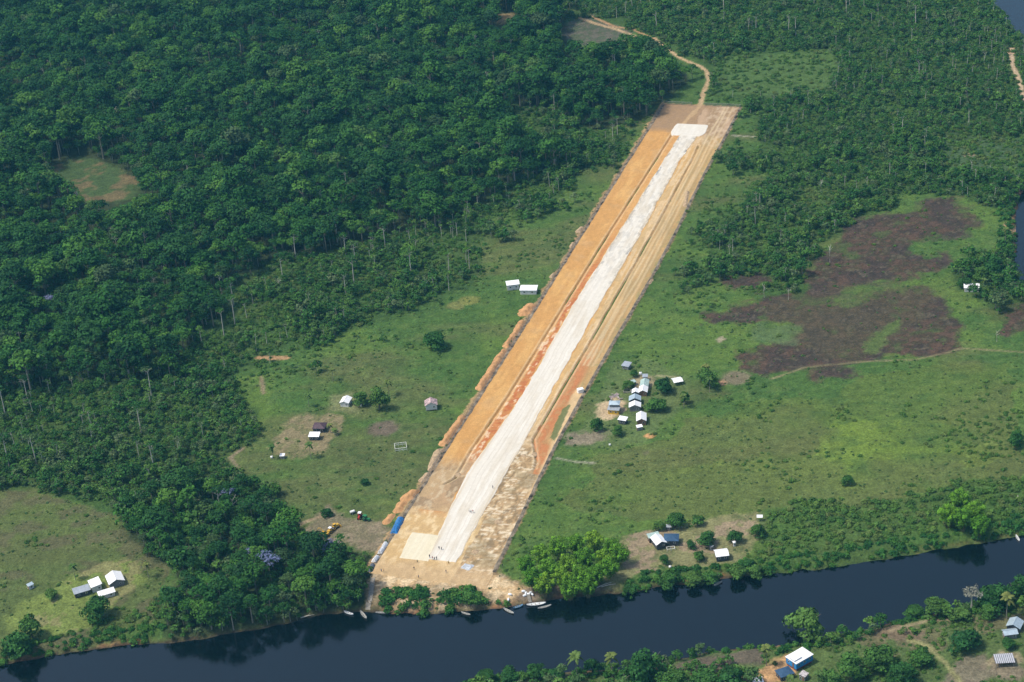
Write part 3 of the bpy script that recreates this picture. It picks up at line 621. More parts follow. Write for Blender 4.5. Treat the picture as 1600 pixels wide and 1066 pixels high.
def dead_mesh(seed, h=13):
    g = random.Random(seed); m = MB(); m.tube([(0, 0, -.5), (g.uniform(-.3, .3), g.uniform(-.3, .3), h*.5), (g.uniform(-.8, .8), g.uniform(-.8, .8), h*.85)], [.26, .19, .10], 6)
    for k in range(9):
        a = g.uniform(0, 6.28); z = h*g.uniform(.5, .84); q = g.uniform(1.0, 3.0)
        e = (q*math.cos(a), q*math.sin(a), z+q*g.uniform(.5, 1.2)); m.tube([(0, 0, z), (e[0]*.5, e[1]*.5, z+q*.3), e], [.10, .07, .03], 4)
        for j in range(2):
            a2 = a+g.uniform(-1, 1); m.tube([(e[0]*.5, e[1]*.5, z+q*.3), (e[0]*.5+q*.5*math.cos(a2), e[1]*.5+q*.5*math.sin(a2), z+q*.9)], [.05, .02], 3)
    return m.mesh('dead_tree', BARK_PALE)
DEAD = [dead_mesh(900+k) for k in range(3)]

def tree(name, kind, v, pos, rz, sc, label, cat, group=None, crown='crown', leaf=None):
    k = KINDS[kind][v % len(KINDS[kind])]
    if k.trunk_me is None:
        o = link_mesh(name, k.crown_me); o.location = pos; o.rotation_euler = (0, 0, rz); o.scale = sc if hasattr(sc, '__len__') else (sc,)*3
        return tag(o, label, cat, group)
    o = empty(name, pos, rz); o.scale = sc if hasattr(sc, '__len__') else (sc,)*3
    tag(o, label, cat, group)
    link_mesh(crown, k.crown_me, o); link_mesh('trunk', k.trunk_me, o)
    return o

def stuff(name, kinds, pts, label):
    """pts rows: x,y,z,rz,scale,variant. One object that holds the plant models and a cloud of points they are set out on"""
    Vs, Fs, MI, T, VID = [], [], [], [], []; base = 0; mats = []
    def mid(m):
        if m not in mats: mats.append(m)
        return mats.index(m)
    for i, k in enumerate(kinds):
        Vs.append(k.cV); Fs.append(k.cF+base); MI += [mid(k.leaf)]*len(k.cF); T.append(k.cT); VID.append(np.full(len(k.cV), i)); base += len(k.cV)
        if k.tr:
            v, f = mb_arrays(k.tr); Vs.append(v); Fs.append(np.array([(a, b, c, d) for a, b, c, d in f])+base); MI += [mid(k.bark)]*len(f); T.append(np.full(len(v), .5)); VID.append(np.full(len(v), i)); base += len(v)
    V = np.concatenate(Vs); me = np_mesh(name, V, np.concatenate(Fs), mats, MI, tone=np.concatenate(T))
    me.validate()
    # points: loose vertices appended through a second mesh joined by bmesh-free arrays
    nv = len(me.vertices); n = len(pts)
    me.vertices.add(n); co = np.empty((nv+n)*3, np.float32); me.vertices.foreach_get('co', co); co = co.reshape(-1, 3); co[nv:] = pts[:, :3]; me.vertices.foreach_set('co', co.ravel())
    def att(nm, ty, a, b, key='value'):
        at_ = me.attributes.get(nm) or me.attributes.new(nm, ty, 'POINT'); at_.data.foreach_set(key, np.concatenate([a, b]).astype(np.int32 if ty == 'INT' else np.float32).ravel())
    att('vid', 'INT', np.concatenate(VID), np.full(n, 99)); att('pick', 'INT', np.zeros(nv), pts[:, 5]); att('scl', 'FLOAT', np.ones(nv), pts[:, 4]); att('rotz', 'FLOAT', np.zeros(nv), pts[:, 3])
    me.update()
    o = link_mesh(name, me); tag(o, label, None, None, 'stuff')
    t = bpy.data.node_groups.new(name, 'GeometryNodeTree'); t.interface.new_socket('Geometry', in_out='INPUT', socket_type='NodeSocketGeometry'); t.interface.new_socket('Geometry', in_out='OUTPUT', socket_type='NodeSocketGeometry')
    N, L = t.nodes, t.links; gi_ = N.new('NodeGroupInput'); go = N.new('NodeGroupOutput')
    def na(nm, ty='FLOAT'):
        a = N.new('GeometryNodeInputNamedAttribute'); a.data_type = ty; a.inputs['Name'].default_value = nm; return a.outputs[0]
    def eq(k):
        c = N.new('FunctionNodeCompare'); c.data_type = 'INT'; c.operation = 'EQUAL'; L.new(na('vid', 'INT'), c.inputs[2]); c.inputs[3].default_value = k; return c.outputs[0]
    sp_ = N.new('GeometryNodeSeparateGeometry'); L.new(gi_.outputs[0], sp_.inputs[0]); L.new(eq(99), sp_.inputs['Selection'])
    g2i = N.new('GeometryNodeGeometryToInstance')
    for i in reversed(range(len(kinds))):
        q = N.new('GeometryNodeSeparateGeometry'); L.new(sp_.outputs[1], q.inputs[0]); L.new(eq(i), q.inputs['Selection']); L.new(q.outputs[0], g2i.inputs[0])
    ip = N.new('GeometryNodeInstanceOnPoints'); L.new(sp_.outputs[0], ip.inputs['Points']); L.new(g2i.outputs[0], ip.inputs['Instance']); ip.inputs['Pick Instance'].default_value = True
    L.new(na('pick', 'INT'), ip.inputs['Instance Index'])
    cx = N.new('ShaderNodeCombineXYZ'); L.new(na('rotz'), cx.inputs[2]); er = N.new('FunctionNodeEulerToRotation'); L.new(cx.outputs[0], er.inputs[0]); L.new(er.outputs[0], ip.inputs['Rotation']); L.new(na('scl'), ip.inputs['Scale'])
    L.new(ip.outputs[0], go.inputs[0]); md = o.modifiers.new('scatter', 'NODES'); md.node_group = t
    return o

# where plants may not stand: strip, water, paths, yards, roofs
KEEP = [(u, v, r) for u, v, r in ((540, 627, 7), (672, 632, 6), (497, 672, 8), (801, 446, 6), (826, 453, 6), (1519, 450, 7), (179, 905, 7), (148, 915, 6), (127, 925, 7), (165, 930, 4), (47, 918, 3), (1027, 848, 7), (1047, 845, 6), (1127, 868, 5),
        (1187, 814, 3), (1250, 1038, 9), (1225, 1058, 7), (1255, 1060, 6), (1585, 982, 8), (1578, 994, 6), (1568, 1036, 9), (980, 572, 4), (1005, 600, 12), (993, 628, 9), (1003, 655, 8), (962, 640, 10), (974, 660, 4), (1000, 672, 4), (1058, 597, 5), (626, 700, 5),
        (562, 812, 9), (512, 832, 9), (441, 716, 3), (870, 720, 4), (980, 868, 14), (1060, 868, 10), (500, 685, 9))]
KW = [(*unproj(u, v), r) for u, v, r in KEEP]
def allowed(x, y, m=2.0, keep=True):
    s, t = st(x, y); ok = ~((s > -2) & (s < SLEN+m) & (t > li(LFL, s)-m-(2.5 if m > 1 else 0)) & (t < li(LFR, s)+m))
    ok &= water_d(x, y) > .6
    for p, w, c in paths_w: ok &= distline(x, y, p) > w*.5+m*.6
    if keep:
        for a, b, r in KW: ok &= np.hypot(x-a, y-b) > r
    return ok
def grid_pts(step, jit=.85, x0=-440, x1=600, y0=560, y1=1750):
    gx, gy = np.meshgrid(np.arange(x0, x1, step), np.arange(y0, y1, step)); gx = gx.ravel()+rng.uniform(-.5, .5, gx.size)*step*jit; gy = gy.ravel()+rng.uniform(-.5, .5, gy.size)*step*jit
    u, v = proj(gx, gy); k = (u > -90) & (u < 1690) & (v > -130) & (v < 1180); return gx[k], gy[k], u[k], v[k]
def zone(u, v, x, y, keys, w=14):
    uu = u+(fbm(x/14, y/14, 301, 3)-.5)*w*2.6; vv = v+(fbm(x/14, y/14, 302, 3)-.5)*w*1.6; r = np.zeros(u.shape, bool)
    for k in keys: r |= inpoly(uu, vv, P[k])
    return r
BARE = ('clearing', 'clearing2', 'hillbare', 'scruba', 'scrubb', 'lawn', 'yard1', 'yard2', 'yardr', 'yardr2', 'pad1', 'yard3', 'pad2', 'front', 'sdirt', 'syard', 'burn1', 'burn2', 'burn3', 'burn4', 'burn5', 'swamp', 'sbare', 'sbare2', 'walk')
def rows(x, y, sc, nv, sink=0.0):
    n = len(x); return np.stack([x, y, ground_z(x, y)-sink, rng.uniform(0, 6.28, n), sc, rng.integers(0, nv, n)], 1)
def inframe(p, h=8, m=8):
    u, v = proj(p[:, 0], p[:, 1], p[:, 2]+h); return (u > -m) & (u < 1600+m) & (v > -m) & (v < 1066+m)

# --- tall closed forest
FZ = ('dense', 'riverwood', 'second', 'mid', 'edge', 'east', 'treeline', 'south')
def clear_view(x, y, hh, forest=False):
    """trees are kept from hiding the clearings and yards the survey shows: the ground their tops stand before is no clearing"""
    ok = np.ones(x.shape, bool); z = ground_z(x, y)
    for f in (.45, .9):
        u_, v_ = proj(x, y, z+hh*f); b = np.zeros(x.shape, bool)
        for k_ in ('clearing', 'clearing2', 'hillbare', 'pad2', 'lawn', 'yard3', 'burn1', 'burn2', 'scrubb', 'scruba', 'walk'): b |= inpoly(u_, v_, P[k_])
        X_, Y_ = unproj(u_, v_); s_, t_ = st(X_, Y_); b |= (s_ > 0) & (s_ < SLEN) & (t_ > li(LFL, s_)-2) & (t_ < li(LFR, s_)+1)
        for p_, w_, c_ in (paths_w[0], paths_w[1], paths_w[4]): b |= (distline(X_, Y_, p_) < 2.6) & (fbm(X_/9, Y_/9, 901, 2) > .40)
        if forest:
            q = np.zeros(x.shape, bool)
            for k_ in FZ: q |= inpoly(u_, v_, P[k_])
            b |= ~q & (v_ > 280)
        ok &= ~b
    return ok
x, y, u, v = grid_pts(6.1)
k = zone(u, v, x, y, ('dense', 'riverwood'), 16) & allowed(x, y, 3) & ~zone(u, v, x, y, BARE, 4) & clear_view(x, y, np.where(v > 760, 10, 14), True); hgt = fbm(x/30, y/30, 311, 3)
rw = zone(u, v, x, y, ('riverwood',), 16)
FORr = rows(x[k], y[k], ((.55+.74*hgt)*rng.choice([.55, .75, .95, 1.2, 1.6], x.size, p=[.22, .27, .27, .17, .07])*np.where(rw, .78, 1.0))[k], 8); 
# --- scattered tall pale-trunked trees standing out of the scrub
x, y, u, v = grid_pts(15)
k = (zone(u, v, x, y, ('second', 'mid', 'edge', 'dense'), 10) & (rng.uniform(0, 1, x.size) < .15) | zone(u, v, x, y, ('east', 'mid'), 10) & (rng.uniform(0, 1, x.size) < .06)) & allowed(x, y, 4) & ~zone(u, v, x, y, BARE, 4) & clear_view(x, y, 16)
TALLr = rows(x[k], y[k], rng.uniform(.6, 1.05, x.size)[k], 3)
# --- secondary growth
x, y, u, v = grid_pts(3.7)
dn = fbm(x/26, y/26, 321, 3); ev = fbm(x/60, y/60, 322, 2)
k = (zone(u, v, x, y, ('second', 'treeline', 'riverwood'), 12) & (dn > .17) | zone(u, v, x, y, ('fringew', 'fringee'), 40) & (dn+.9*(fbm(x/7, y/7, 326, 3)-.5) > .60) | zone(u, v, x, y, ('south',), 10) & (dn+.6*(fbm(x/7, y/7, 327, 3)-.5) > .55) | zone(u, v, x, y, ('mid', 'edge'), 44) & (dn+.5*(fbm(x/8, y/8, 324, 3)-.5) > .40) | zone(u, v, x, y, ('east',), 26) & (dn+.5*(fbm(x/8, y/8, 323, 3)-.5)+.16*(v < 300)+.10*(v < 170) > .40)) & allowed(x, y, 2) & ~zone(u, v, x, y, BARE, 10) & clear_view(x, y, 4)
SECr = rows(x[k], y[k], ((.40+.85*dn)*rng.choice([.55, .8, 1.0, 1.3, 1.7], x.size, p=[.25, .3, .25, .15, .05])*np.where(zone(u, v, x, y, ('riverwood', 'treeline'), 2), 1.25, 1.0))[k], 6)
k2 = (zone(u, v, x, y, ('mid', 'edge', 'east', 'second'), 12) & (rng.uniform(0, 1, x.size) < .02+.07*(ev > .55))) & allowed(x, y, 2) & ~zone(u, v, x, y, BARE, 4)
THINr = rows(x[k2], y[k2], rng.uniform(.6, 1.1, x.size)[k2], 3)
# --- bushes on the open ground, in drifts, and along the banks
x, y, u, v = grid_pts(2.9, 1.0)
dn = fbm(x/17, y/17, 331, 4); d2 = fbm(x/60, y/60, 332, 2); wdist = water_d(x, y)
open_ = ~zone(u, v, x, y, ('dense', 'riverwood'), 6)
pr = np.where(dn > .62, .60, np.where(dn > .58, .2, .002))*np.where(d2 > .5, 1.2, .35)
pr = pr*.6; wz_ = zone(u, v, x, y, ('mid', 'edge', 'east', 'second'), 40); pr = np.where(wz_, .62, pr)
pr = np.where((wdist < 9) & (wdist > .8), .9, pr); pr = np.where(zone(u, v, x, y, ('south',), 4), np.where(dn > .45, .75, .25), pr)
pr = np.where(zone(u, v, x, y, ('olive', 'west'), 4) & (wdist > 12), np.where(dn > .64, .45, .001), pr)
pr = np.where(zone(u, v, x, y, ('eastscrub', 'homescrub'), 14), np.where(dn > .40, .92, .6), pr); pr = np.where(zone(u, v, x, y, ('eastdark',), 14), .6, pr); pr = np.where(zone(u, v, x, y, ('fringew', 'fringee'), 40), np.maximum(pr, np.where(dn > .47, .45, .12)), pr); pr = np.where(zone(u, v, x, y, ('scruba',), 4), .30, pr)
rb = inpoly(u, v, [(598, 928), (640, 918), (668, 922), (668, 956), (590, 957)]) | inpoly(u, v, [(682, 930), (722, 918), (760, 930), (792, 938), (790, 952), (684, 956)])
pr = np.where(zone(u, v, x, y, [b for b in BARE if b not in ('scruba', 'scrubb')], 4), .012, pr); pr = np.where(rb, .95, pr)
pr = np.where(inpoly(u, v, P['bambooground']), 0, pr)
k = open_ & (rng.uniform(0, 1, x.size) < pr) & allowed(x, y, .6)
nb = k & ((wdist < 9) | rb); k = k & ~nb
BANKr = rows(x[nb], y[nb], (rng.uniform(.55, 1.35, x.size)*np.where(rb, 1.5, 1.15))[nb], 4, .1)
BUSHr = rows(x[k], y[k], (rng.uniform(.45, 1.15, x.size)*np.where(wz_ | zone(u, v, x, y, ('eastscrub', 'homescrub'), 10), 1.3, .85))[k], 4, .1)
x, y, u, v = grid_pts(1.9, 1.0, -330, 420, 560, 1150)
dn = fbm(x/10, y/10, 341, 4); pr = np.where(dn > .5, .20, .03); pr = np.where(zone(u, v, x, y, BARE, 3), .04, pr)
k = ~zone(u, v, x, y, ('dense', 'riverwood', 'second'), 4) & (rng.uniform(0, 1, x.size) < pr) & allowed(x, y, .4)
TUFTr = rows(x[k], y[k], rng.uniform(.35, 1.0, x.size)[k], 4, .05)
print('plants', len(FORr), len(TALLr), len(SECr), len(THINr), len(BUSHr), len(TUFTr))

def split(rowsA, kinds, R, nmax, h):
    """the largest in the picture become things of their own"""
    vis = inframe(rowsA, h, 2); dz = rowsA[:, 0]*F[0]+rowsA[:, 1]*F[1]+(rowsA[:, 2]-CAMH)*F[2]
    size = np.where(vis, rowsA[:, 4]/dz, 0); o = np.argsort(-size)[:nmax]; o = o[size[o] > 0]
    m = np.zeros(len(rowsA), bool); m[o] = True; return rowsA[m], rowsA[~m]
# what stands near each plant, for the labels
def place_of(x, y):
    u, v = proj(x, y); u = float(u); v = float(v); w = float(water_d(np.array([x]), np.array([y]))[0])
    if inpoly(np.array([u]), np.array([v]), P['south'])[0] and v > 900: return 'on the near bank of the river'
    if w < 16: return 'on the water\'s edge of the far bank' 
    if inpoly(np.array([u]), np.array([v]), P['riverwood'])[0]: return 'in the riverside wood beside the airstrip end'
    if inpoly(np.array([u]), np.array([v]), P['second'])[0]: return 'in the lower regrowth below the tall forest'
    if inpoly(np.array([u]), np.array([v]), P['dense'])[0]: return 'in the closed forest west of the airstrip'
    if inpoly(np.array([u]), np.array([v]), P['mid'])[0] or inpoly(np.array([u]), np.array([v]), P['edge'])[0]: return 'on the ragged forest margin near the airstrip'
    if inpoly(np.array([u]), np.array([v]), P['treeline'])[0]: return 'behind the lone house by the far bend'
    if inpoly(np.array([u]), np.array([v]), P['east'])[0]: return 'in the woodland east of the airstrip'
    s, t = st(x, y)
    return 'on the open ground west of the airstrip' if t < SW/2 else 'on the open ground east of the airstrip'
def individuals(name, kind, A, what, cat, group):
    for r in A:
        pl = place_of(r[0], r[1])
        tree(name, kind, int(r[5]), (r[0], r[1], r[2]), float(r[3]), float(r[4]), what+' '+pl, cat, group+' '+pl)
a, b = split(FORr, 'rain', 6, 290, 14); individuals('rainforest_tree', 'rain', a, 'broad leafy green tree', 'tree', 'rainforest trees'); stuff('rainforest', KINDS['rain'], b, 'closed canopy of tall dark green rainforest')
a, b = split(TALLr, 'tall', 4, 290, 18); individuals('emergent_tree', 'tall', a, 'tall tree with a bare pale trunk', 'tree', 'tall pale trunked trees'); 
if len(b): stuff('distant_emergent_trees', KINDS['tall'], b, 'tall pale trunked trees outside the view')
a, b = split(SECr, 'second', 3, 290, 5); individuals('young_tree', 'second', a, 'small bushy green tree', 'small tree', 'small regrowth trees'); stuff('scrub_woodland', KINDS['second'], b, 'dense regrowth of small green trees')
a, b = split(THINr, 'thin', 2, 280, 9); individuals('slender_tree', 'thin', a, 'slender grey stemmed tree with a small crown', 'slender tree', 'slender trees')
if len(b): stuff('distant_slender_trees', KINDS['thin'], b, 'slender grey stemmed trees in the thinner woodland')
a, b = split(BANKr, 'bankbush', 2, 290, 1); individuals('bank_shrub', 'bankbush', a, 'leafy bright green shrub', 'shrub', 'shrubs'); stuff('bank_undergrowth', KINDS['bankbush'], b, 'green shrubs crowding the water line')
a, b = split(BUSHr, 'bush', 2, 290, 1); individuals('bush', 'bush', a, 'low rounded green bush', 'bush', 'bushes'); stuff('undergrowth', KINDS['bush'], b, 'low green scrub spread over the open ground')
stuff('grass_tufts', KINDS['tuft'], TUFTr, 'tussocks of grass and weeds on the fields')

# --- single trees that stand out, each set where its foot is
def top_at(u, v, h):
    x, y, z = at(u, v, h); return (x, y, z)
ONE = [  # kind, u, v of the crown's middle, crown radius m, height factor, label
 ('round', 563, 621, 4.3, 1.0, 'dark round tree beside the white roofed hut west of the airstrip'),
 ('round', 591, 621, 5.0, 1.45, 'broad dark tree with a pointed top, right of its round neighbour in the west field'),
 ('round', 679, 530, 6.6, .8, 'wide dark tree alone in the grass west of the airstrip'),
 ('round', 1104, 586, 5.0, 1.2, 'dark tree at the east end of the village beside the burnt field'),
 ('round', 1036, 600, 4.6, 1.1, 'leafy tree between the village houses and the tarpaulin shelter'),
 ('round', 1026, 631, 5.0, .8, 'low spreading tree right of the pale blue roofed house'),
 ('round', 932, 662, 3.2, 1.3, 'upright green tree below the sandy yard by the fence'),
 ('round', 965, 672, 3.1, 1.0, 'round dark tree below the small white shed'),
 ('round', 990, 583, 2.0, 1.2, 'small green tree above the village houses'),
 ('round', 981, 600, 3.0, 1.1, 'tree with a tiny pale shed at its side, left of the village houses'),
 ('round', 1070, 620, 2.4, 1.6, 'narrow dark tree below the tarpaulin shelter'),
 ('round', 150, 948, 6.2, 1.0, 'large round tree in front of the homestead houses'),
 ('round', 46, 977, 5.2, 1.3, 'round topped tree at the lower side of the lawn'),
 ('round', 30, 1008, 6.6, 1.0, 'broad tree overhanging the bank below the lawn'),
 ('round', 79, 928, 3.2, .8, 'low round bush tree left of the homestead houses'),
 ('round', 1261, 974, 8.0, 1.05, 'large spreading tree standing over the water above the blue house'),
 ('round', 1466, 947, 6.0, .8, 'dark low tree on the near bank left of the grey tree'),
 ('round', 1553, 931, 6.6, 1.0, 'dark tree behind the grey tree on the near bank'),
 ('round', 1500, 958, 4.5, .7, 'low tree between the footpath and the grey tree'),
 ('round', 1003, 1040, 7.0, 1.15, 'big dark tree on the near bank between the palms and the bare bank'),
 ('round', 1430, 955, 4.2, .8, 'sparse low tree at the tip of the near bank'),
 ('round', 1510, 997, 6.0, .9, 'clump forming tree in the near bank garden'),
 ('round', 1375, 1025, 7.0, .9, 'broad green tree below the footpath on the near bank'),
 ('round', 1330, 1040, 6.0, 1.0, 'dark tree right of the blue house'),
 ('round', 1410, 1052, 6.0, 1.0, 'leafy tree at the lower edge right of the blue house'),
 ('round', 1598, 915, 5.0, 1.1, 'dark tree at the right edge over the water'),
 ('round', 1038, 873, 2.3, 1.1, 'small round tree on the lawn below the blue grey roofed house'),
 ('round', 1079, 849, 2.3, 1.0, 'small round tree right of the blue grey roofed house'),
 ('round', 1092, 867, 2.6, 1.1, 'small leaning tree left of the white riverside house'),
 ('round', 1149, 837, 3.2, 1.1, 'round tree with a small white outhouse at its foot'),
 ('round', 1184, 828, 3.2, 1.2, 'round tree below the little open shelter'),
 ('round', 1104, 841, 4.4, .9, 'wide yellowish tree above the white riverside house'),
 ('round', 1055, 812, 4.2, 1.0, 'dark tree behind the blue grey roofed house'),
 ('round', 1029, 820, 2.6, 1.2, 'small dark tree left of the little grey hut'),
 ('round', 1090, 812, 3.0, 1.0, 'green tree at the start of the bare ground behind the riverside houses'),
 ('round', 1045, 905, 4.4, 1.0, 'bright green tree leaning over the water below the lawn'),
 ('round', 1085, 905, 4.0, .9, 'rounded tree on the bank below the small purple bush'),
 ('round', 1112, 903, 3.6, .9, 'rounded tree on the bank beside the wooden landing'),
 ('round', 1152, 897, 4.2, .9, 'green bank tree below the white riverside house'),
 ('round', 1180, 893, 3.8, .9, 'green bank tree right of the white riverside house'),
 ('round', 983, 922, 3.0, .8, 'low bush tree beside the driftwood at the bamboo end'),
 ('round', 510, 800, 2.7, .8, 'low dark tree at the top of the machinery yard'),
 ('round', 570, 752, 2.2, .8, 'single bush tree in the west grass above the machinery yard'),
 ('round', 1588, 684, 4.2, 1.1, 'dark tree at the right edge of the olive field'),
 ('round', 1325, 750, 2.8, 1.0, 'low tree standing alone in the east field'),
 ('round', 1170, 880, 2.6, .8, 'small tree among the scrub at the right end of the riverside yard'),
 ('round', 1508, 440, 4.2, .9, 'dark tree at the left side of the lone house by the far bend'),
 ('round', 1555, 415, 6.0, 1.1, 'large dark tree behind the lone house by the far bend'),
 ('round', 1535, 425, 5.0, .9, 'leafy tree just behind the roof of the lone house'),
 ('round', 735, 940, 4.0, .9, 'large bush tree in the thicket between airstrip and river'),
 ('round', 760, 1056, 4.0, .8, 'leftmost low tree on the near bank, by the lower edge'),
 ('round', 795, 1052, 4.4, .9, 'low tree on the near bank left of the taller palm'),
 ('round', 836, 1046, 4.0, .9, 'round tree on the near bank just left of the taller palm'),
 ('round', 868, 1054, 3.6, .8, 'low tree at the foot of the taller palm'),
 ('round', 925, 1040, 3.6, 1.1, 'tree between the two coconut palms on the near bank'),
 ('round', 975, 1054, 3.6, .8, 'low tree right of the shorter palm'),
 ('round', 1052, 1060, 5.0, .8, 'wide tree at the lower edge below the bare near bank'),
 ('round', 1098, 1058, 5.4, .8, 'leafy tree at the lower edge below the middle of the bare near bank'),
 ('round', 1140, 1054, 5.0, .9, 'tree at the lower edge left of the coconut palm and blue house'),
 ('round', 1545, 952, 4.0, .9, 'tree below the tall palm, behind the two grey roofs'),
 ('round', 1440, 1025, 5.0, .8, 'pale green tree beside the worn footpath on the near bank'),
 ('round', 1300, 1060, 4.6, .9, 'tree at the lower edge right of the palm below the blue house'),
 ('round', 1575, 1005, 3.0, .8, 'green tree between the two grey roofs and the striped shelter'),
]
for i, (kd, u, v, R, hf, lab) in enumerate(ONE):
    sc = R/4.0; x, y, z = top_at(u, v, 3.9*sc*hf)
    if float(water_d(np.array([x]), np.array([y]))[0]) < 0.2: z = max(z, WZ)
    tree('broadleaf_tree', kd, i, (x, y, z), i*1.3, (sc, sc, sc*hf), lab, 'tree')
for i, (u, v, h, lab) in enumerate([(113, 884, 7.5, 'coconut palm with yellowish fronds above the homestead lawn'), (228, 882, 7, 'thin palm at the forest edge right of the homestead'), (424, 697, 7, 'palm at the lower left corner of the bare yard'),
        (483, 694, 8, 'tall palm below the white roofed lean-to'), (518, 577, 7, 'solitary palm in the scrub above the white hut'), (605, 597, 8, 'palm rising behind the pointed dark tree'), (480, 617, 7, 'palm left of the white roofed hut'),
        (515, 664, 4.5, 'short palm right of the maroon roof'), (522, 671, 3.2, 'smallest palm, below the short one in the bare yard'), (1068, 618, 7, 'palm below the tarpaulin shelter'), (1103, 572, 9, 'tall palm growing out of the dark tree east of the village'),
        (1108, 592, 7.5, 'lower palm leaning out of the dark tree east of the village'), (899, 1024, 11, 'taller of the two coconut palms at the near bank'), (955, 1025, 10.5, 'shorter of the two coconut palms at the near bank'), (1575, 932, 11, 'tall palm standing over the two grey roofs'),
        (1197, 1012, 9, 'coconut palm left of the blue house'), (1279, 1052, 8, 'palm at the lower edge below the blue house'), (1538, 437, 7, 'yellowing palm behind the lone house by the far bend'), (1235, 1058, 6, 'small palm between the dark roof and the patched roof'), (1572, 358, 8, 'palm beside the orange bank cutting at the far bend')]):
    sc = h/9.1; x, y, z = top_at(u, v, h); tree('coconut_palm', 'palm', i, (x, y, z), i*1.1, (max(sc, .7), max(sc, .7), sc), lab, 'palm tree', crown='fronds')
bb = [(822, 878), (846, 862), (872, 852), (900, 846), (928, 842), (955, 850), (832, 900), (858, 886), (886, 876), (914, 870), (942, 868), (968, 862), (850, 912), (878, 902), (906, 896), (932, 892), (952, 884), (890, 918), (918, 914)]
for i, (u, v) in enumerate(bb):
    x, y, z = at(u, v+2, 6.8); tree('bamboo_clump', 'bamboo', i, (x, y, z), i*2.1, .88+.14*((i*7) % 5)/4, 'bright green feathery bamboo clump in the thicket at the airstrip\'s river end', 'bamboo', 'bamboo clumps beside the river end of the airstrip', crown='leaves')
for i, (u, v, lab) in enumerate([(1500, 782, 'bamboo clump at the back of the small group on the east bank'), (1525, 800, 'bamboo clump at the right of the small group on the east bank'), (1482, 806, 'bamboo clump at the left of the small group on the east bank'), (1530, 826, 'bamboo clump drooping to the water on the east bank'), (1505, 812, 'bamboo clump in the middle of the small group on the east bank')]):
    x, y, z = at(u, v, 6); tree('bamboo_clump', 'bamboo', i+1, (x, y, z), i*1.7, 1.0, lab, 'bamboo', crown='leaves')
for i, (u, v, sc, lab) in enumerate([(514, 852, .85, 'blue flowering tree beside the yellow machines'), (418, 872, 1.1, 'wide purple flowering tree over the riverside wood'), (395, 862, .8, 'smaller purple flowering tree left of the wide one'), (85, 368, .85, 'upper bluish flowering tree in the closed forest'), (78, 466, .75, 'lower bluish flowering tree in the closed forest'), (356, 768, .75, 'bluish crown on a bare trunk at the lower forest edge')]):
    x, y, z = top_at(u, v, 12*sc); tree('flowering_tree', 'purple', 0, (x, y, z), i*1.0, sc, lab, 'flowering tree')
x, y, z = top_at(530, 845, 13); tree('emergent_tree', 'tall', 1, (x, y, z), .5, (.95, .95, .80), 'tall tree with two bare trunks rising beside the yellow machines', 'tree')
x, y, z = top_at(1519, 925, 9); tree('grey_tree', 'greytree', 0, (x, y, z), .5, 1.0, 'pale grey almost leafless tree on the near bank', 'tree')
for i, (u, v, h, lab) in enumerate([(280, 245, 12, 'bare white trunk standing in the closed forest'), (180, 178, 11, 'bleached dead trunk high in the forest'), (175, 365, 12, 'forked dead tree in the middle of the forest'), (300, 385, 10, 'pale dead tree on the forest slope'), (105, 520, 13, 'dead tree near the left side of the forest'),
        (160, 565, 12, 'leaning bare trunk below the tall forest'), (320, 492, 12, 'pale forked trunk at the forest edge'), (435, 445, 11, 'whitish dead tree on the scrub margin'), (1297, 395, 12, 'white dead tree at the edge of the burnt field'), (1194, 455, 8, 'left of two thin bare trunks beside the burnt field'), (1232, 458, 8, 'right of two thin bare trunks beside the burnt field'),
        (1283, 290, 10, 'grey dead tree in the eastern woodland'), (872, 240, 10, 'dead tree beside the middle of the airstrip forest edge'), (705, 245, 12, 'tall bare trunk at the far forest edge'), (817, 128, 10, 'pale bare trunk left of the airstrip head'), (365, 790, 10, 'white leaning trunk in the lower regrowth'), (1355, 285, 9, 'bare trunk above the burnt field'), (500, 945, 6, 'bleached leaning snag at the water below the riverside wood'), (1558, 870+0-345, 7, 'thin bare trunk at the right edge near the burnt ground')]):
    x, y, z = at(u, v, h*.5); o = link_mesh('dead_tree', DEAD[i % 3]); o.location = (x, y, z); o.rotation_euler = (0, 0, i*1.9); o.scale = (h/13,)*3; tag(o, lab, 'dead tree')
#@@PART3
# ------------------------------------------------------------------ fences round the strip
WIRE, n, l, p = newmat('fence_wire')
p.inputs['Base Color'].default_value = (.20, .20, .21, 1); p.inputs['Roughness'].default_value = .6; p.inputs['Metallic'].default_value = .3
tcz = n.new('ShaderNodeTexCoord'); mpg = n.new('ShaderNodeMapping'); mpg.inputs['Rotation'].default_value = (0, 0, .785); l.new(tcz.outputs['UV'], mpg.inputs[0])
sepx = n.new('ShaderNodeSeparateXYZ'); l.new(mpg.outputs[0], sepx.inputs[0]); prev = None
for ax in (0, 1):
    mm = n.new('ShaderNodeMath'); mm.operation = 'MULTIPLY'; mm.inputs[1].default_value = 1/.12; l.new(sepx.outputs[ax], mm.inputs[0])
    fr = n.new('ShaderNodeMath'); fr.operation = 'FRACT'; l.new(mm.outputs[0], fr.inputs[0]); lt = n.new('ShaderNodeMath'); lt.operation = 'LESS_THAN'; lt.inputs[1].default_value = .20; l.new(fr.outputs[0], lt.inputs[0])
    if prev is None: prev = lt
    else:
        mxm = n.new('ShaderNodeMath'); mxm.operation = 'MAXIMUM'; l.new(prev.outputs[0], mxm.inputs[0]); l.new(lt.outputs[0], mxm.inputs[1]); prev = mxm
l.new(prev.outputs[0], p.inputs['Alpha'])
STEEL = mat('galvanised_post', (.34, .34, .34), .5, .1, 3, .4)
DKSTRIP = mat('fence_line_strip', (.27, .215, .15), .9, .6, .3)  # mottled brown strip that draws the band along both long fences
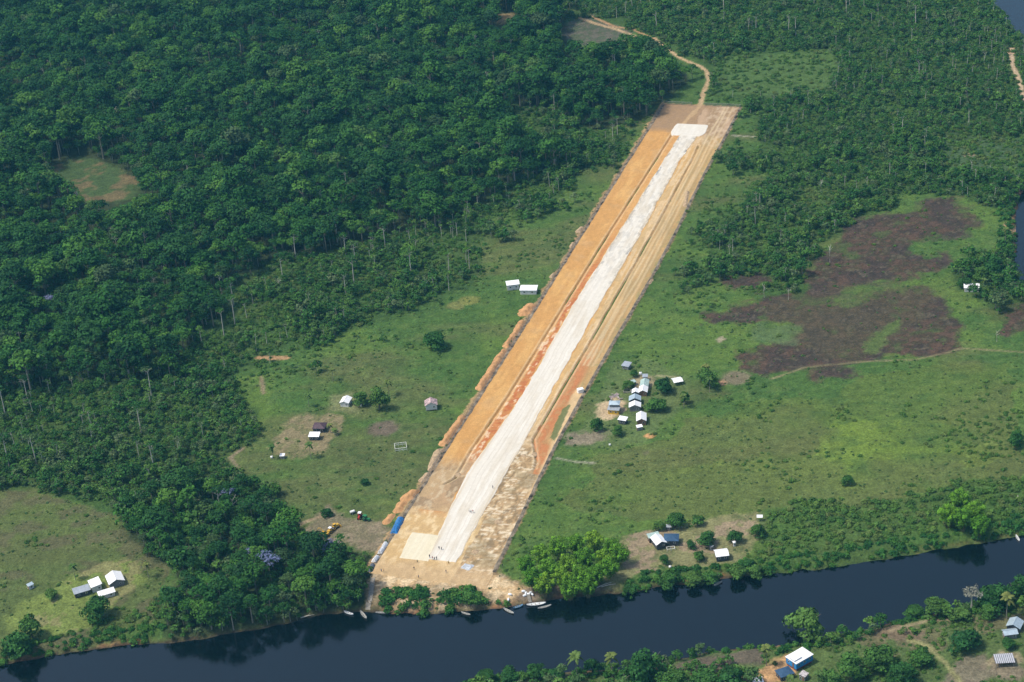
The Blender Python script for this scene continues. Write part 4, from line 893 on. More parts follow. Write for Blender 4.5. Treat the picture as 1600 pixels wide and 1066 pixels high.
post_me = MB().tube([(0, 0, -.4), (0, 0, 2.35)], .05, 6).mesh('post', STEEL)
def fence(label, pts):
    P_ = [np.array(q) for q in pts]; o = empty('chain_link_fence', (float(P_[0][0]), float(P_[0][1]), 0)); tag(o, label, 'fence')
    org = P_[0]; V = []; Fq = []; UV = []; d0 = 0; m = MB(); posts = []
    for a, b in zip(P_[:-1], P_[1:]):
        L = float(np.linalg.norm(b-a)); k = max(1, int(L/6.2))
        for q in range(k): posts.append(a+(b-a)*q/k)
        nn = len(V); a1, b1 = a-org, b-org
        za, zb = -.05, -.05
        V += [(a1[0], a1[1], za), (b1[0], b1[1], zb), (b1[0], b1[1], 2.25), (a1[0], a1[1], 2.25)]; Fq.append((nn, nn+1, nn+2, nn+3)); UV += [(d0, 0), (d0+L, 0), (d0+L, 2.3), (d0, 2.3)]; d0 += L
        m.tube([(a1[0], a1[1], 2.28), (b1[0], b1[1], 2.28)], .035, 4)
    me = bpy.data.meshes.new('wire_mesh'); me.from_pydata(V, [], Fq); me.materials.append(WIRE); uv = me.uv_layers.new(name='UVMap'); uv.data.foreach_set('uv', np.array(UV, np.float32).ravel())
    link_mesh('wire_mesh', me, o); m.build('top_rail', STEEL, o)
    for q in posts[:98]:
        c = link_mesh('post', post_me, o); c.location = (q[0]-org[0], q[1]-org[1], 0)
def seg(L, s0, s1, off=0.0): return [ts(s, float(li(L, s))+off) for s in np.linspace(s0, s1, 30)]
fence('long chain link fence down the west side of the airstrip', seg(LFL, 4, SLEN-1))
fence('long chain link fence down the east side of the airstrip', seg(LFR, 8, SLEN-1))
gx_ = float(st(*unproj(1093, 163))[1])
fence('short chain link fence across the airstrip head, left of the dirt road', [ts(SLEN-1, 0.0), ts(SLEN-1, gx_-4)])
fence('short chain link fence across the airstrip head, right of the dirt road', [ts(SLEN-1, gx_+4), ts(SLEN-1, float(li(LFR, SLEN)))])
def strip_band(name, L, s0, s1, o0, o1, m_, z=.07):
    a = np.arange(s0, s1, 1.0); w0 = o0+(fbm(a/4, a*0, 7, 3)-.5)*.9; w1 = o1+(fbm(a/4, a*0+9, 8, 3)-.5)*.9; V = []
    for k in range(5):
        o = w0+(w1-w0)*k/4; X, Y = ts(a, li(L, a)+o); V.append(np.stack([X, Y, np.full(len(a), z)+(.10 if 0 < k < 4 else -.12)], 1))
    V = np.stack(V, 1).reshape(-1, 3); me = np_mesh(name, V, grid_faces(len(a), 5), m_, smooth_=True); return tag(link_mesh(name, me), kind='structure')
strip_band('fence_line_ground', LFL, 6, SLEN-1, -.7, 1.3, DKSTRIP); strip_band('fence_line_ground', LFR, 10, SLEN-1, -1.3, .7, DKSTRIP)

# ------------------------------------------------------------------ heaps of orange spoil outside the west fence
SPOIL = mat('orange_spoil', (.50, .27, .115), .95, .22, .5, bump=.6); SPOIL2 = mat('pale_spoil', (.42, .30, .18), .95, .3, .8, bump=.6)
def heap(name, pts, w, h, label, m_=SPOIL, seed=0, group=None, cat='earth heap'):
    wp = [at(u, v) for u, v in pts]; c = wp[len(wp)//2]; A = np.array([(q[0], q[1]) for q in wp])
    x0, y0 = A.min(0)-w; x1, y1 = A.max(0)+w; gx, gy = np.meshgrid(np.arange(x0, x1, .55), np.arange(y0, y1, .55)); d = distline(gx, gy, [tuple(q) for q in A]) if len(A) > 1 else np.hypot(gx-A[0, 0], gy-A[0, 1])
    d = d+(fbm(gx/3, gy/3, 400+seed, 3)-.5)*w*.42; z = h*(1-smooth(0, w*.62, d))*(.75+.5*fbm(gx/1.8, gy/1.8, 410+seed, 3))-.12
    g = grid_faces(*gx.shape); zz = z.ravel(); keep = zz[g].max(1) > -.10; V = np.stack([gx.ravel()-c[0], gy.ravel()-c[1], zz], 1); g = g[keep]; u_, inv = np.unique(g, return_inverse=True)
    o = link_mesh(name, np_mesh(name, V[u_], inv.reshape(-1, 4), m_, smooth_=True)); o.location = (c[0], c[1], c[2]); return tag(o, label, cat, group)
for i, (pts, w, h, lab) in enumerate([([(829, 478), (818, 490)], 6.5, 1.8, 'blunt orange earth heap, northernmost of the large ones along the west fence'), ([(815, 503), (803, 524), (791, 541)], 3.6, 1.4, 'long orange earth bank just south of the blunt heap'),
        ([(787, 548), (773, 570), (762, 588), (749, 607)], 4.0, 1.4, 'longest orange earth bank, ending in a rounded tip in the grass'), ([(722, 652), (709, 672), (693, 694)], 4.4, 1.5, 'orange earth bank nearest below the white house with rusty roof'),
        ([(686, 704), (680, 717), (674, 733)], 4.0, 1.2, 'pale orange earth bank bordering the brown grass field'), ([(668, 742), (661, 750)], 4.0, .9, 'greyish low earth heap against the west fence'), ([(646, 770), (634, 780)], 5.5, 1.5, 'broad orange heap above the blue tarpaulin'),
        ([(628, 787), (621, 798)], 4.2, 1.3, 'orange heap beside the blue tarpaulin'), ([(612, 806), (604, 816)], 3.6, 1.2, 'southernmost orange heap at the edge of the machinery yard'), ([(908, 356), (904, 362)], 3.4, 1.2, 'small tan heap beside the upper west fence'),
        ([(895, 380), (892, 386)], 2.2, .8, 'tiny tan heap below the small upper one'), ([(864, 429), (861, 433)], 2.2, .9, 'tiny tan heap above the flat white roof'), ([(1018, 438), (1015, 443)], 2.4, .8, 'small tan heap outside the east fence'), ([(1074, 300), (1071, 322)], 2.6, .9, 'long low tan bank outside the upper east fence')]):
    heap('earth_heap', pts, w, h, lab, SPOIL if i not in (4, 5, 9, 10, 11, 12, 13) else SPOIL2, i)
x0 = 0
for i, (u, v, r, m_, lab) in enumerate([(716, 742, 2.4, SPOIL2, 'cream rubble heap between the orange field and the gravel'), (835, 710, 3.0, SPOIL2, 'grey green rubble heap at the bend of the ditch'), (818, 712, 2.6, SPOIL2, 'pale rubble heap right of the gravel runway'), (778, 815, 3.6, SPOIL2, 'cream rubble heap near the lower east fence'), (743, 862, 3.0, SPOIL2, 'low rubble heap right of the runway threshold'), (1012, 681, 2.0, SPOIL, 'small orange heap below the village')]):
    heap('rubble_heap', [(u, v)], r, .8, lab, m_, 30+i)

# ------------------------------------------------------------------ houses
WHITE_ROOF = mat('white_metal_roof', (.86, .86, .86), .5, .05, .8, 0, .4, ('X', 1.6, .10)); GREY_ROOF = mat('grey_metal_roof', (.42, .46, .50), .45, .12, .8, .3, .5, ('X', 1.6, .15)); BLUE_ROOF = mat('pale_blue_roof', (.44, .54, .60), .45, .12, .8, .2, .5, ('X', 1.6, .15))
MAROON_ROOF = mat('maroon_roof', (.085, .045, .06), .6, .25, .8, 0, .4, ('X', 1.6, .15)); SLATE_ROOF = mat('slate_blue_roof', (.045, .095, .17), .8, .15, .7, 0, .15, ('X', 1.6, .12)); RUSTY = mat('patched_rusty_roof', (.50, .36, .35), .6, .5, 1.2, .1, .4)
STRIPED = mat('striped_metal_roof', (.62, .62, .65), .5, .1, 1, .2, .4, ('X', .42, .75)); GREEN_ROOF = mat('pale_green_roof', (.42, .55, .50), .5, .15, .8, .1, .4, ('X', 1.6, .12)); PATCH = mat('patched_pale_roof', (.52, .47, .46), .6, .4, 1.4, .1, .4)
WALL_W = mat('white_board_wall', (.62, .62, .60), .8, .1, 1.2); WALL_B = mat('bright_blue_wall', (.035, .26, .60), .6, .12, 1.0); WALL_G = mat('grey_board_wall', (.20, .20, .20), .85, .2, 1.2); WALL_BR = mat('brown_board_wall', (.22, .13, .08), .85, .2, 1.2)
WALL_D = mat('dark_timber_wall', (.06, .065, .075), .85, .2, 1.2); WALL_Y = mat('yellow_wall', (.62, .40, .05), .7, .12, 1.2); RED_BASE = mat('red_oxide_base', (.28, .075, .06), .8, .15, 1.2); DARKGLASS = mat('dark_window', (.02, .022, .025), .2, .1, 1.0, 0, .6); TIMBER = mat('weathered_timber', (.33, .30, .25), .9, .2, 2); TIMBER_W = mat('white_timber', (.72, .72, .66), .7, .1, 2)
def house(name, label, u, v, u2, v2, L, Wd, hw, rise, roof, wall, kind='gable', stilt=0.0, over=.45, win=2, cat='house', open_=False, group=None, base=None):
    """u,v: middle of the roof; u2,v2: a point further along the ridge"""
    H = stilt+hw+rise*.5; x, y, z = at(u, v, H); xb, yb, _ = at(u2, v2, H); rz = math.atan2(yb-y, xb-x)
    o = empty(name, (x, y, z), rz); tag(o, label, cat, group); b0 = stilt; top = stilt+hw
    m = MB()
    if not open_:
        m.box((0, 0, b0+hw/2-(.15 if not stilt else 0)), (L, Wd, hw+(.3 if not stilt else 0)))
        if kind == 'gable':
            for sx_ in (-1, 1): e = sx_*(L/2-.004); w_ = Wd/2-.004; i_ = e-sx_*.12; m.add([(e, -w_, top+.002), (e, w_, top+.002), (e, 0, top+rise-.06), (i_, -w_, top+.002), (i_, w_, top+.002), (i_, 0, top+rise-.06)], [(0, 1, 2), (5, 4, 3), (0, 3, 4, 1), (1, 4, 5, 2), (2, 5, 3, 0)])
        m.build('wall', wall, o)
    r = MB(); ov = over; ex = L/2+ov
    if kind == 'gable':
        sl = rise/(Wd/2); ye = Wd/2+ov; ze = top-sl*ov+.10; zr = top+rise+.10
        r.sheet([(-ex, -ye, ze), (ex, -ye, ze), (ex, -.0, zr), (-ex, 0, zr)], .07); r.sheet([(-ex, .001, zr), (ex, .001, zr), (ex, ye, ze), (-ex, ye, ze)], .07); r.tube([(-ex, 0, zr+.02), (ex, 0, zr+.02)], .09, 5)
    elif kind == 'hip':
        ye = Wd/2+ov; q = max(.3, ex-ye); ze = top-.05; zr = top+rise
        a = [(-ex, -ye, ze), (ex, -ye, ze), (ex, ye, ze), (-ex, ye, ze), (-q, 0, zr), (q, 0, zr)]; b = [(x_, y_, z_-.10) for x_, y_, z_ in a]
        r.add(a+b, [(0, 1, 5, 4), (1, 2, 5), (2, 3, 4, 5), (3, 0, 4), (7, 6, 10, 11), (8, 7, 11), (9, 8, 11, 10), (6, 9, 10), (0, 6, 7, 1), (1, 7, 8, 2), (2, 8, 9, 3), (3, 9, 6, 0)])
    else:
        ye = Wd/2+ov; r.sheet([(-ex, -ye, top+.12), (ex, -ye, top+.12), (ex, ye, top+.12+rise), (-ex, ye, top+.12+rise)], .08)
        if not open_:
            g_ = MB(); g_.add([(-L/2+.01, -Wd/2, top), (L/2-.01, -Wd/2, top), (L/2-.01, Wd/2-.01, top), (-L/2+.01, Wd/2-.01, top), (-L/2+.01, Wd/2-.01, top+rise), (L/2-.01, Wd/2-.01, top+rise)], [(0, 3, 4), (1, 5, 2), (2, 5, 4, 3)]); g_.build('gable', wall, o)
    r.build('roof', roof, o)
    if not open_:
        for side in (-1, 1):
            for k in range(win):
                xx = (k+.5)/win*L-L/2; f = MB().box((xx, side*(Wd/2+.02), b0+hw*.55), (min(1.0, L/win*.45), .06, .85)).build('window', TIMBER_W, o); MB().box((xx, side*(Wd/2+.055), b0+hw*.55), (min(.8, L/win*.36), .03, .66)).build('pane', DARKGLASS, f)
            f = MB().box((side*(L/2+.02), Wd*.24, b0+hw*.55), (.06, .9, .85)).build('window', TIMBER_W, o); MB().box((side*(L/2+.055), Wd*.24, b0+hw*.55), (.03, .7, .66)).build('pane', DARKGLASS, f)
        MB().box((-L/2-.03, -Wd*.2, b0+hw*.42), (.07, .85, hw*.8)).build('door', WALL_BR, o)
    if stilt or open_:
        for sx_ in (-1, 1):
            for sy_ in (-1, 1): MB().box((sx_*(L/2-.2), sy_*(Wd/2-.2), (top if open_ else b0)/2-.1), (.16, .16, (top if open_ else b0)+.2)).build('post', TIMBER, o)
        if stilt and base: MB().box((0, 0, b0/2-.1), (L-.7, Wd-.7, b0+.2)).build('base', base, o)
    return o
HS = [
 ('white gabled house with a wide bright roof at the top of the homestead', 179, 901, 183, 910, 7, 6.4, 2.5, 1.5, WHITE_ROOF, WALL_G, 'gable', 0),
 ('square white roofed house in the middle of the homestead', 148, 910, 152, 918, 5.6, 4.2, 2.8, .5, WHITE_ROOF, WALL_W, 'mono', 0),
 ('long low house with grey ribbed roof at the left of the homestead', 127, 921, 137, 918, 6.6, 3.6, 2.3, .5, GREY_ROOF, WALL_D, 'mono', 0),
 ('low white shed half hidden by the large round tree', 166, 925, 176, 922, 6.6, 2.8, 2.0, .4, WHITE_ROOF, WALL_W, 'mono', 0),
 ('tiny pale blue hut at the edge of the homestead lawn', 47, 913, 51, 911, 2.4, 1.6, 1.9, .3, BLUE_ROOF, WALL_W, 'mono', 0),
 ('small grey roofed shed standing apart above the village', 979, 569, 984, 570, 3.4, 3.4, 2.0, .6, GREY_ROOF, WALL_G, 'mono', 0),
 ('little grey hut at the very top of the village row', 1008, 587, 1011, 587, 2.4, 2.2, 2.3, .4, GREY_ROOF, WALL_W, 'mono', 0),
 ('tiny pale shed left of the village row', 989, 596, 992, 595, 2.4, 2.0, 2.0, .3, GREEN_ROOF, WALL_G, 'mono', 0),
 ('house with a stained green grey roof in the village row', 1007, 597, 1006, 603, 5.6, 3.6, 2.6, .8, GREEN_ROOF, WALL_G, 'gable', 0),
 ('white roofed house with a brown gable joined to the stained roof', 1005, 607, 1004, 613, 5.0, 3.8, 2.6, 1.0, WHITE_ROOF, WALL_BR, 'gable', 0),
 ('small white roofed hut above the pale blue roof', 993, 610, 992.5, 616, 3.2, 3.0, 2.4, .8, WHITE_ROOF, WALL_D, 'gable', 0),
 ('pale blue roofed house in the village', 992, 620.5, 991.7, 627, 3.8, 5.2, 2.6, 1.3, BLUE_ROOF, WALL_D, 'gable', 0),
 ('pale roofed house with a grey front below the blue roof', 992, 631, 991.7, 637, 3.8, 5.2, 2.6, 1.2, WHITE_ROOF, WALL_G, 'gable', 0),
 ('long white gabled house at the lower end of the village', 1002, 650, 1002, 657, 6.6, 4.2, 2.8, 1.1, WHITE_ROOF, WALL_BR, 'gable', 0),
 ('small white roofed shed between two round trees', 973, 654, 979, 655, 3.6, 2.6, 2.3, .4, WHITE_ROOF, WALL_D, 'mono', 0),
 ('tiny white roofed shed below the long white village house', 999, 666, 1004, 665, 2.6, 1.8, 1.8, .3, WHITE_ROOF, WALL_G, 'mono', 0),
 ('grey roofed two part house in the sandy yard', 960, 628, 967, 628, 4.6, 3.4, 4.4, .9, BLUE_ROOF, WALL_G, 'hip', 0),
 ('low lean-to with yellow walls in the sandy yard', 959, 638, 966, 638.5, 5.2, 2.8, 2.4, .5, GREY_ROOF, WALL_Y, 'mono', 0),
 ('white roofed hut left of the dark round tree', 540, 624, 537, 629, 5.4, 4.2, 2.4, .9, WHITE_ROOF, WALL_W, 'gable', 0),
 ('dark maroon roofed house in the bare yard', 499, 663, 507, 663, 5.6, 5.2, 2.6, 1.4, MAROON_ROOF, WALL_D, 'hip', 0),
 ('white roofed lean-to in front of the maroon house', 491, 679, 498, 679, 4.6, 3.2, 2.2, .5, WHITE_ROOF, WALL_D, 'mono', 0),
 ('tiny white roofed hut at the corner of the bare yard', 441, 711, 445, 711, 2.0, 1.8, 1.6, .3, WHITE_ROOF, WALL_G, 'mono', 0),
 ('white walled house with a rust patched roof facing the airstrip', 673, 627, 673.5, 634, 4.8, 5.6, 2.8, 1.5, RUSTY, WALL_W, 'gable', .6),
 ('white house with a row of windows beside the flat white roof', 801, 442, 809, 441, 6.6, 3.6, 3.2, .7, WHITE_ROOF, WALL_W, 'mono', 0),
 ('long flat white roofed building touching the west fence grass', 826, 450, 834, 450, 8.8, 5.0, 2.6, .4, WHITE_ROOF, WALL_W, 'mono', 0),
 ('white roofed lone house beneath trees by the far bend', 1518, 445, 1526, 445, 7.4, 4.8, 2.6, 1.0, WHITE_ROOF, WALL_W, 'gable', 0),
 ('bright white gabled riverside house beside the slate blue roof', 1029, 842, 1033, 847, 6.0, 4.4, 2.6, 1.1, WHITE_ROOF, WALL_D, 'gable', .5),
 ('pale green roofed annexe behind the bright white riverside house', 1021, 836, 1029, 834, 4.6, 2.4, 2.6, .4, GREEN_ROOF, WALL_D, 'mono', .3),
 ('slate blue roofed riverside house', 1049, 838, 1058, 838, 5.8, 5.0, 2.6, 1.0, SLATE_ROOF, WALL_D, 'hip', .4),
 ('little grey hut behind the slate blue roof', 1045, 822, 1048, 822, 2.0, 1.6, 1.8, .4, GREY_ROOF, WALL_D, 'mono', 0),
 ('white roofed house near the riverside bushes', 1127, 862, 1135, 861, 5.0, 4.8, 2.6, 1.0, WHITE_ROOF, WALL_D, 'gable', .4),
 ('tiny pale hut touching the white riverside roof', 1111, 853, 1114, 855, 1.5, 1.2, 1.8, .2, GREY_ROOF, WALL_G, 'mono', 0),
 ('narrow white outhouse under a round tree', 1147, 847, 1148, 849, 1.0, .9, 2.0, .2, WHITE_ROOF, WALL_W, 'mono', 0),
 ('dark slate hipped roof house beside the blue house', 1226, 1048, 1235, 1045, 5.4, 4.4, 2.4, 1.0, SLATE_ROOF, WALL_D, 'hip', 0),
 ('patched pale shed in front of the blue house', 1256, 1053, 1260, 1049, 2.8, 2.4, 2.2, .4, PATCH, WALL_G, 'mono', 0),
 ('white roof cut by the lower edge left of the slate roof', 1184, 1063, 1190, 1062, 3.4, 2.6, 2.2, .4, WHITE_ROOF, WALL_W, 'mono', 0),
 ('upper of the two pale grey gabled houses at the right edge', 1586, 972, 1583, 978, 5.0, 5.0, 2.4, 1.3, BLUE_ROOF, WALL_D, 'gable', 0),
 ('lower of the two pale grey roofed houses at the right edge', 1578, 986, 1586, 985, 5.0, 3.2, 2.4, .7, BLUE_ROOF, WALL_G, 'gable', 0),
]
for h in HS: house('house', *h, win=2 if h[5] > 3 else 1, over=.4 if h[5] > 3 else .2)
hb = house('house', 'large bright blue house with a pale metal roof near the lower edge', 1249, 1023, 1258, 1018, 8.8, 5.8, 3.1, .7, WHITE_ROOF, WALL_B, 'hip', 1.1, .3, 3, base=RED_BASE)
MB().sheet([(-4.6, -2.0, 4.98), (-.6, -2.0, 4.98), (-.6, 2.0, 5.06), (-4.6, 2.0, 5.06)], .1).build('upper_roof', WHITE_ROOF, hb)
st_ = MB()
for k in range(6): st_.box((4.7+k*.28, -1.2, .95-k*.18), (.28, 1.1, .12))
st_.build('steps', TIMBER, hb)
house('shelter', 'open shelter with a white striped metal roof', 1569, 1029, 1578, 1028.5, 7.0, 4.6, 2.2, .5, STRIPED, WALL_D, 'mono', 0, .3, cat='shelter', open_=True)
house('shelter', 'small open white shelter on the bare ground by the riverside trees', 1187, 807, 1192, 807, 2.2, 1.6, 2.2, .2, WHITE_ROOF, WALL_D, 'mono', 0, .2, cat='shelter', open_=True)
house('shelter', 'white tarpaulin shelter east of the village trees', 1058, 593, 1063, 592, 4.6, 4.4, 2.0, .6, WHITE_ROOF, WALL_D, 'gable', 0, .2, cat='shelter', open_=True)
# ------------------------------------------------------------------ timber frames, tanks, sacks, barrels
def frame(label, u, v, u2, v2, L, Wd, h, nx=3, ny=2, rails=2, m_=TIMBER_W):
    x, y, z = at(u, v, h*.6); xb, yb, _ = at(u2, v2, h*.6); o = empty('timber_frame', (x, y, z), math.atan2(yb-y, xb-x)); tag(o, label, 'timber frame')
    for i in range(nx+1):
        for j in range(ny+1):
            if 0 < i < nx and 0 < j < ny: continue
            MB().box((i/nx*L-L/2, j/ny*Wd-Wd/2, h/2), (.18, .18, h)).build('post', m_, o)
    for k in range(rails):
        q = h*(k+1)/rails; r = MB()
        for sy_ in (-1, 1): r.box((0, sy_*(Wd/2-.003), q-.1), (L+.1, .17, .17))
        for sx_ in (-1, 1): r.box((sx_*(L/2), 0, q-.102), (.16, Wd-.2, .16))
        r.build('rail', m_, o)
frame('white frame of an unbuilt hut in the west grass field', 626, 698, 634, 697, 5.6, 5.0, 1.9)
frame('white drying rack in front of the slate blue roof', 1048, 857, 1056, 856, 3.4, 1.8, 1.1, 2, 1, 1)
frame('grey post and rail pen left of the village row', 980, 611, 985, 611, 3.4, 2.6, 1.0, 2, 1, 2, TIMBER)
for i in range(7):
    k = [(956, 621), (962, 619), (966, 622), (959, 617), (970, 624), (954, 625), (964, 617)][i]; x, y, z = at(*k)
    m = MB(); g = random.Random(i)
    for q in range(5): m.box((g.uniform(-.3, .3), q*.22-.4, .10+.12*q), (g.uniform(1.6, 2.6), .2, .1), g.uniform(-.12, .12))
    o = m.build('plank_stack', mat('weathered_plank', (.45, .37, .36), .8, .3, 2) if i == 0 else bpy.data.materials['weathered_plank']); o.location = (x, y, z); o.rotation_euler = (0, 0, i*.9); tag(o, 'small stack of pinkish grey planks behind the grey two part house', 'planks', 'plank stacks behind the grey two part house')
WPL = mat('white_plastic', (.82, .82, .80), .5, .05, 2); BLUETARP = mat('blue_tarpaulin', (.035, .20, .50), .45, .25, 1.5, bump=.5); WTARP = mat('white_tarpaulin', (.80, .82, .84), .5, .08, 1.5, bump=.5); REDP = mat('red_paint', (.42, .035, .03), .4, .12, 2); GREENP = mat('green_paint', (.03, .20, .07), .4, .12, 2); YEL = mat('yellow_paint', (.62, .38, .05), .45, .15, 2); TYRE = mat('tyre_rubber', (.03, .03, .03), .85, .1, 3); DKM = mat('dark_steel', (.08, .08, .085), .5, .15, 3, .5)
def tank(u, v, r, h, label):
    x, y, z = at(u, v); o = empty('water_tank', (x, y, z)); tag(o, label, 'water tank')
    MB().tube([(0, 0, 0), (0, 0, h*.8), (0, 0, h*.93), (0, 0, h)], [r, r, r*.75, r*.25], 12).build('body', WPL, o, True); MB().tube([(0, 0, h), (0, 0, h+.1)], [r*.28, r*.26], 8).build('lid', DKM, o)
tank(1001, 586, .8, 1.7, 'white water tank left of the topmost village hut'); tank(1131, 873, .7, 1.4, 'white water tank in front of the white riverside roof'); tank(1047, 887, .6, 1.0, 'white water tank alone below the riverside lawn'); tank(425, 716, .7, 1.3, 'pale water tank beside the tiny hut in the bare yard'); tank(953, 696, .5, .9, 'small white drum below the village pad'); tank(564, 635, .5, 1.8, 'slim white water drum under the dark round tree')
def crate(name, label, u, v, d, rz, m_, cat, group=None):
    x, y, z = at(u, v); o = empty(name, (x, y, z), rz); tag(o, label, cat, group)
    MB().box((0, 0, d[2]/2-.05), d).build('body', m_, o); MB().box((0, 0, d[2]-.02), (d[0]+.08, d[1]+.08, .08)).build('lid', m_, o)
    r = MB()
    for k in range(5): r.box((-d[0]/2+(k+.5)*d[0]/5, 0, d[2]/2-.05), (.08, d[1]+.05, d[2]-.12))
    r.build('rib', m_, o)
crate('container', 'cream container box inside the east fence beside the village', 907, 613, (3.0, 2.2, 2.0), .3, WPL, 'container'); crate('container', 'pale box beside the small white house with windows by the west fence', 795, 451, (1.6, 1.2, 1.2), .1, WPL, 'box')
def sack_mesh(s):
    m = MB(); g = random.Random(s); m.tube([(-.55, 0, .18), (-.45, 0, .24), (0, 0, .30), (.45, 0, .24), (.55, 0, .18)], [.08, .26, .34, .26, .08], 8); return m.mesh('sack', WTARP)
sm_ = [sack_mesh(0)]
for i, (u, v) in enumerate([(818, 925), (822, 928), (826, 931), (829, 928), (832, 933), (820, 933), (795, 943), (797, 930)]):
    x, y, z = at(u, v); o = link_mesh('sack', sm_[0]); o.location = (x, y, z); o.rotation_euler = (0, 0, i*1.3); o.scale = (1.5, 1.5, 1.5); tag(o, 'white filled sack lying at the landing between the bush thicket and the bamboo', 'sack', 'white sacks at the landing')
def drape(name, label, a, b, w, h, m_, seed, cat='tarpaulin', prof=1.0):
    """a rumpled sheet thrown over a long stack"""
    pa, pb = at(*a), at(*b); c = ((pa[0]+pb[0])/2, (pa[1]+pb[1])/2); L = math.hypot(pb[0]-pa[0], pb[1]-pa[1]); rz = math.atan2(pb[1]-pa[1], pb[0]-pa[0])
    gx, gy = np.meshgrid(np.linspace(-L/2, L/2, int(L/.25)+2), np.linspace(-w/2, w/2, 17)); e = np.minimum(1, (1-np.abs(gx)/(L/2))*L/2/.9); q = np.clip(1-np.abs(gy/(w/2))**3*prof, 0, 1)
    z = (h*(.8+.4*fbm(gx/1.6, gy*0, 500+seed, 2)))*np.minimum(smooth(0, 1, e), 1)*q+.10*(fbm(gx/.5, gy/.5, 510+seed, 3)-.5)*2-.05
    gy2 = gy*(.85+.35*fbm(gx/1.3, gx*0, 520+seed, 3)); V = np.stack([gx.ravel(), gy2.ravel(), z.ravel()], 1); o = link_mesh(name, np_mesh(name, V, grid_faces(*gx.shape), m_, smooth_=True)); o.location = (c[0], c[1], pa[2]); o.rotation_euler = (0, 0, rz); return tag(o, label, cat)
drape('blue_tarpaulin', 'bright blue tarpaulin over a long stack by the west fence', (615, 834), (627, 810), 3.3, 1.6, BLUETARP, 1)
drape('white_tarpaulin', 'longer white tarpaulin laid along the fence above the shorter one', (593, 866), (604, 848), 2.2, 1.3, WTARP, 2)
drape('white_tarpaulin', 'shorter white tarpaulin nearest the plank walkway', (583, 879), (591, 869), 2.2, 1.2, WTARP, 3)
drape('dark_tarpaulin', 'dark grey cover below the white tarpaulins', (578, 894), (583, 882), 2.4, 1.2, mat('dark_tarpaulin', (.10, .12, .15), .6, .2, 1.5, bump=.5), 4)
drape('grey_tarpaulin', 'pale grey sheet spread beside the runway threshold', (722, 884), (738, 888), 4.6, .4, mat('pale_grey_sheet', (.46, .48, .50), .6, .25, 1.0, bump=.5), 5)

# ------------------------------------------------------------------ plank walkway and landing
def walkway(label, pts, w, rails=True):
    q = [Vector(at(u, v)) for u, v in pts]; q[-1].z = WZ+.45; q[0].z = max(q[0].z, 0)+.15; n_ = len(q)
    for i in range(1, n_-1): q[i].z = q[i].z+.35
    o = empty('plank_walkway', q[0]); tag(o, label, 'walkway'); m = MB(); r = MB(); g = random.Random(3)
    for a, b in zip(q[:-1], q[1:]):
        a_, b_ = a-q[0], b-q[0]; L = (b-a).length; t = (b-a).normalized(); sd = Vector((-t.y, t.x, 0)).normalized(); k = int(L/.34)
        for i in range(k):
            c = a_+(b_-a_)*(i+.5)/k; ww = w*g.uniform(.85, 1.1); m.sheet([c-t*.14-sd*ww/2, c+t*.14-sd*ww/2, c+t*.14+sd*ww/2, c-t*.14+sd*ww/2], .06)
        for s in (-1, 1): r.tube([a_+sd*s*w*.38+Vector((0, 0, -.12)), b_+sd*s*w*.38+Vector((0, 0, -.12))], .08, 4)
        for s in (-1, 1):
            MB().tube([a_+sd*s*w*.5+Vector((0, 0, -1.2)), a_+sd*s*w*.5+Vector((0, 0, .95))], .07, 5).build('post', TIMBER, o)
            if rails: MB().tube([a_+sd*s*w*.5+Vector((0, 0, .9)), b_+sd*s*w*.5+Vector((0, 0, .9))], .045, 4).build('handrail', TIMBER, o)
    m.build('deck', TIMBER, o); r.build('beam', TIMBER, o)
walkway('long grey plank walkway stepping down to the boats at the airstrip corner', [(583, 903), (582, 911), (581, 919), (580, 927), (579, 934), (578, 941), (577, 947), (575, 955)], 1.9)
walkway('small plank landing among the green bank trees', [(1123, 908), (1118, 912)], 1.0, False)
walkway('short plank jetty beside the bamboo and the moored pontoon', [(826, 936), (829, 945)], 1.4, False)

# ------------------------------------------------------------------ boats
def boat(name, label, u, v, u2, v2, L, Wd, hull, inner, cat='canoe'):
    x, y = unproj(u, v, WZ); xb, yb = unproj(u2, v2, WZ); o = empty(name, (float(x), float(y), WZ-.12), math.atan2(float(yb-y), float(xb-x))); tag(o, label, cat)
    V = []; N = 13; K = 7
    for i in range(N):
        a = i/(N-1)*2-1; w = Wd/2*(1-abs(a)**2.6)**.7+.03; kx = a*L/2; zb = .10*abs(a)**3
        for j in range(K):
            t = j/(K-1)*math.pi; V.append((kx, -w*math.cos(t), zb+(.62+.22*abs(a)**3)-(.62-.0)*math.sin(t)*.95))
    V2 = [(x_*.97, y_*.86, z_+.07) for x_, y_, z_ in V]; n0 = len(V); Fc = []
    for i in range(N-1):
        for j in range(K-1):
            p_ = i*K+j; Fc.append((p_, p_+1, p_+K+1, p_+K)); Fc.append((n0+p_+K, n0+p_+K+1, n0+p_+1, n0+p_))
        Fc.append((i*K, (i+1)*K, n0+(i+1)*K, n0+i*K)); Fc.append((n0+i*K+K-1, n0+(i+1)*K+K-1, (i+1)*K+K-1, i*K+K-1))
    m = MB(); m.add(V+V2, Fc); m.build('hull', hull, o, True)
    for k in (-.5, -.1, .3): MB().box((k*L/2, 0, .52), (.24, Wd*.86*(1-abs(k)**2.6)**.7, .05)).build('seat', inner, o)
    return o
HULLW = mat('white_hull', (.66, .68, .68), .5, .15, 2); HULLG = mat('grey_hull', (.34, .34, .32), .7, .2, 2); HULLB = mat('blue_hull', (.10, .22, .34), .5, .2, 2)
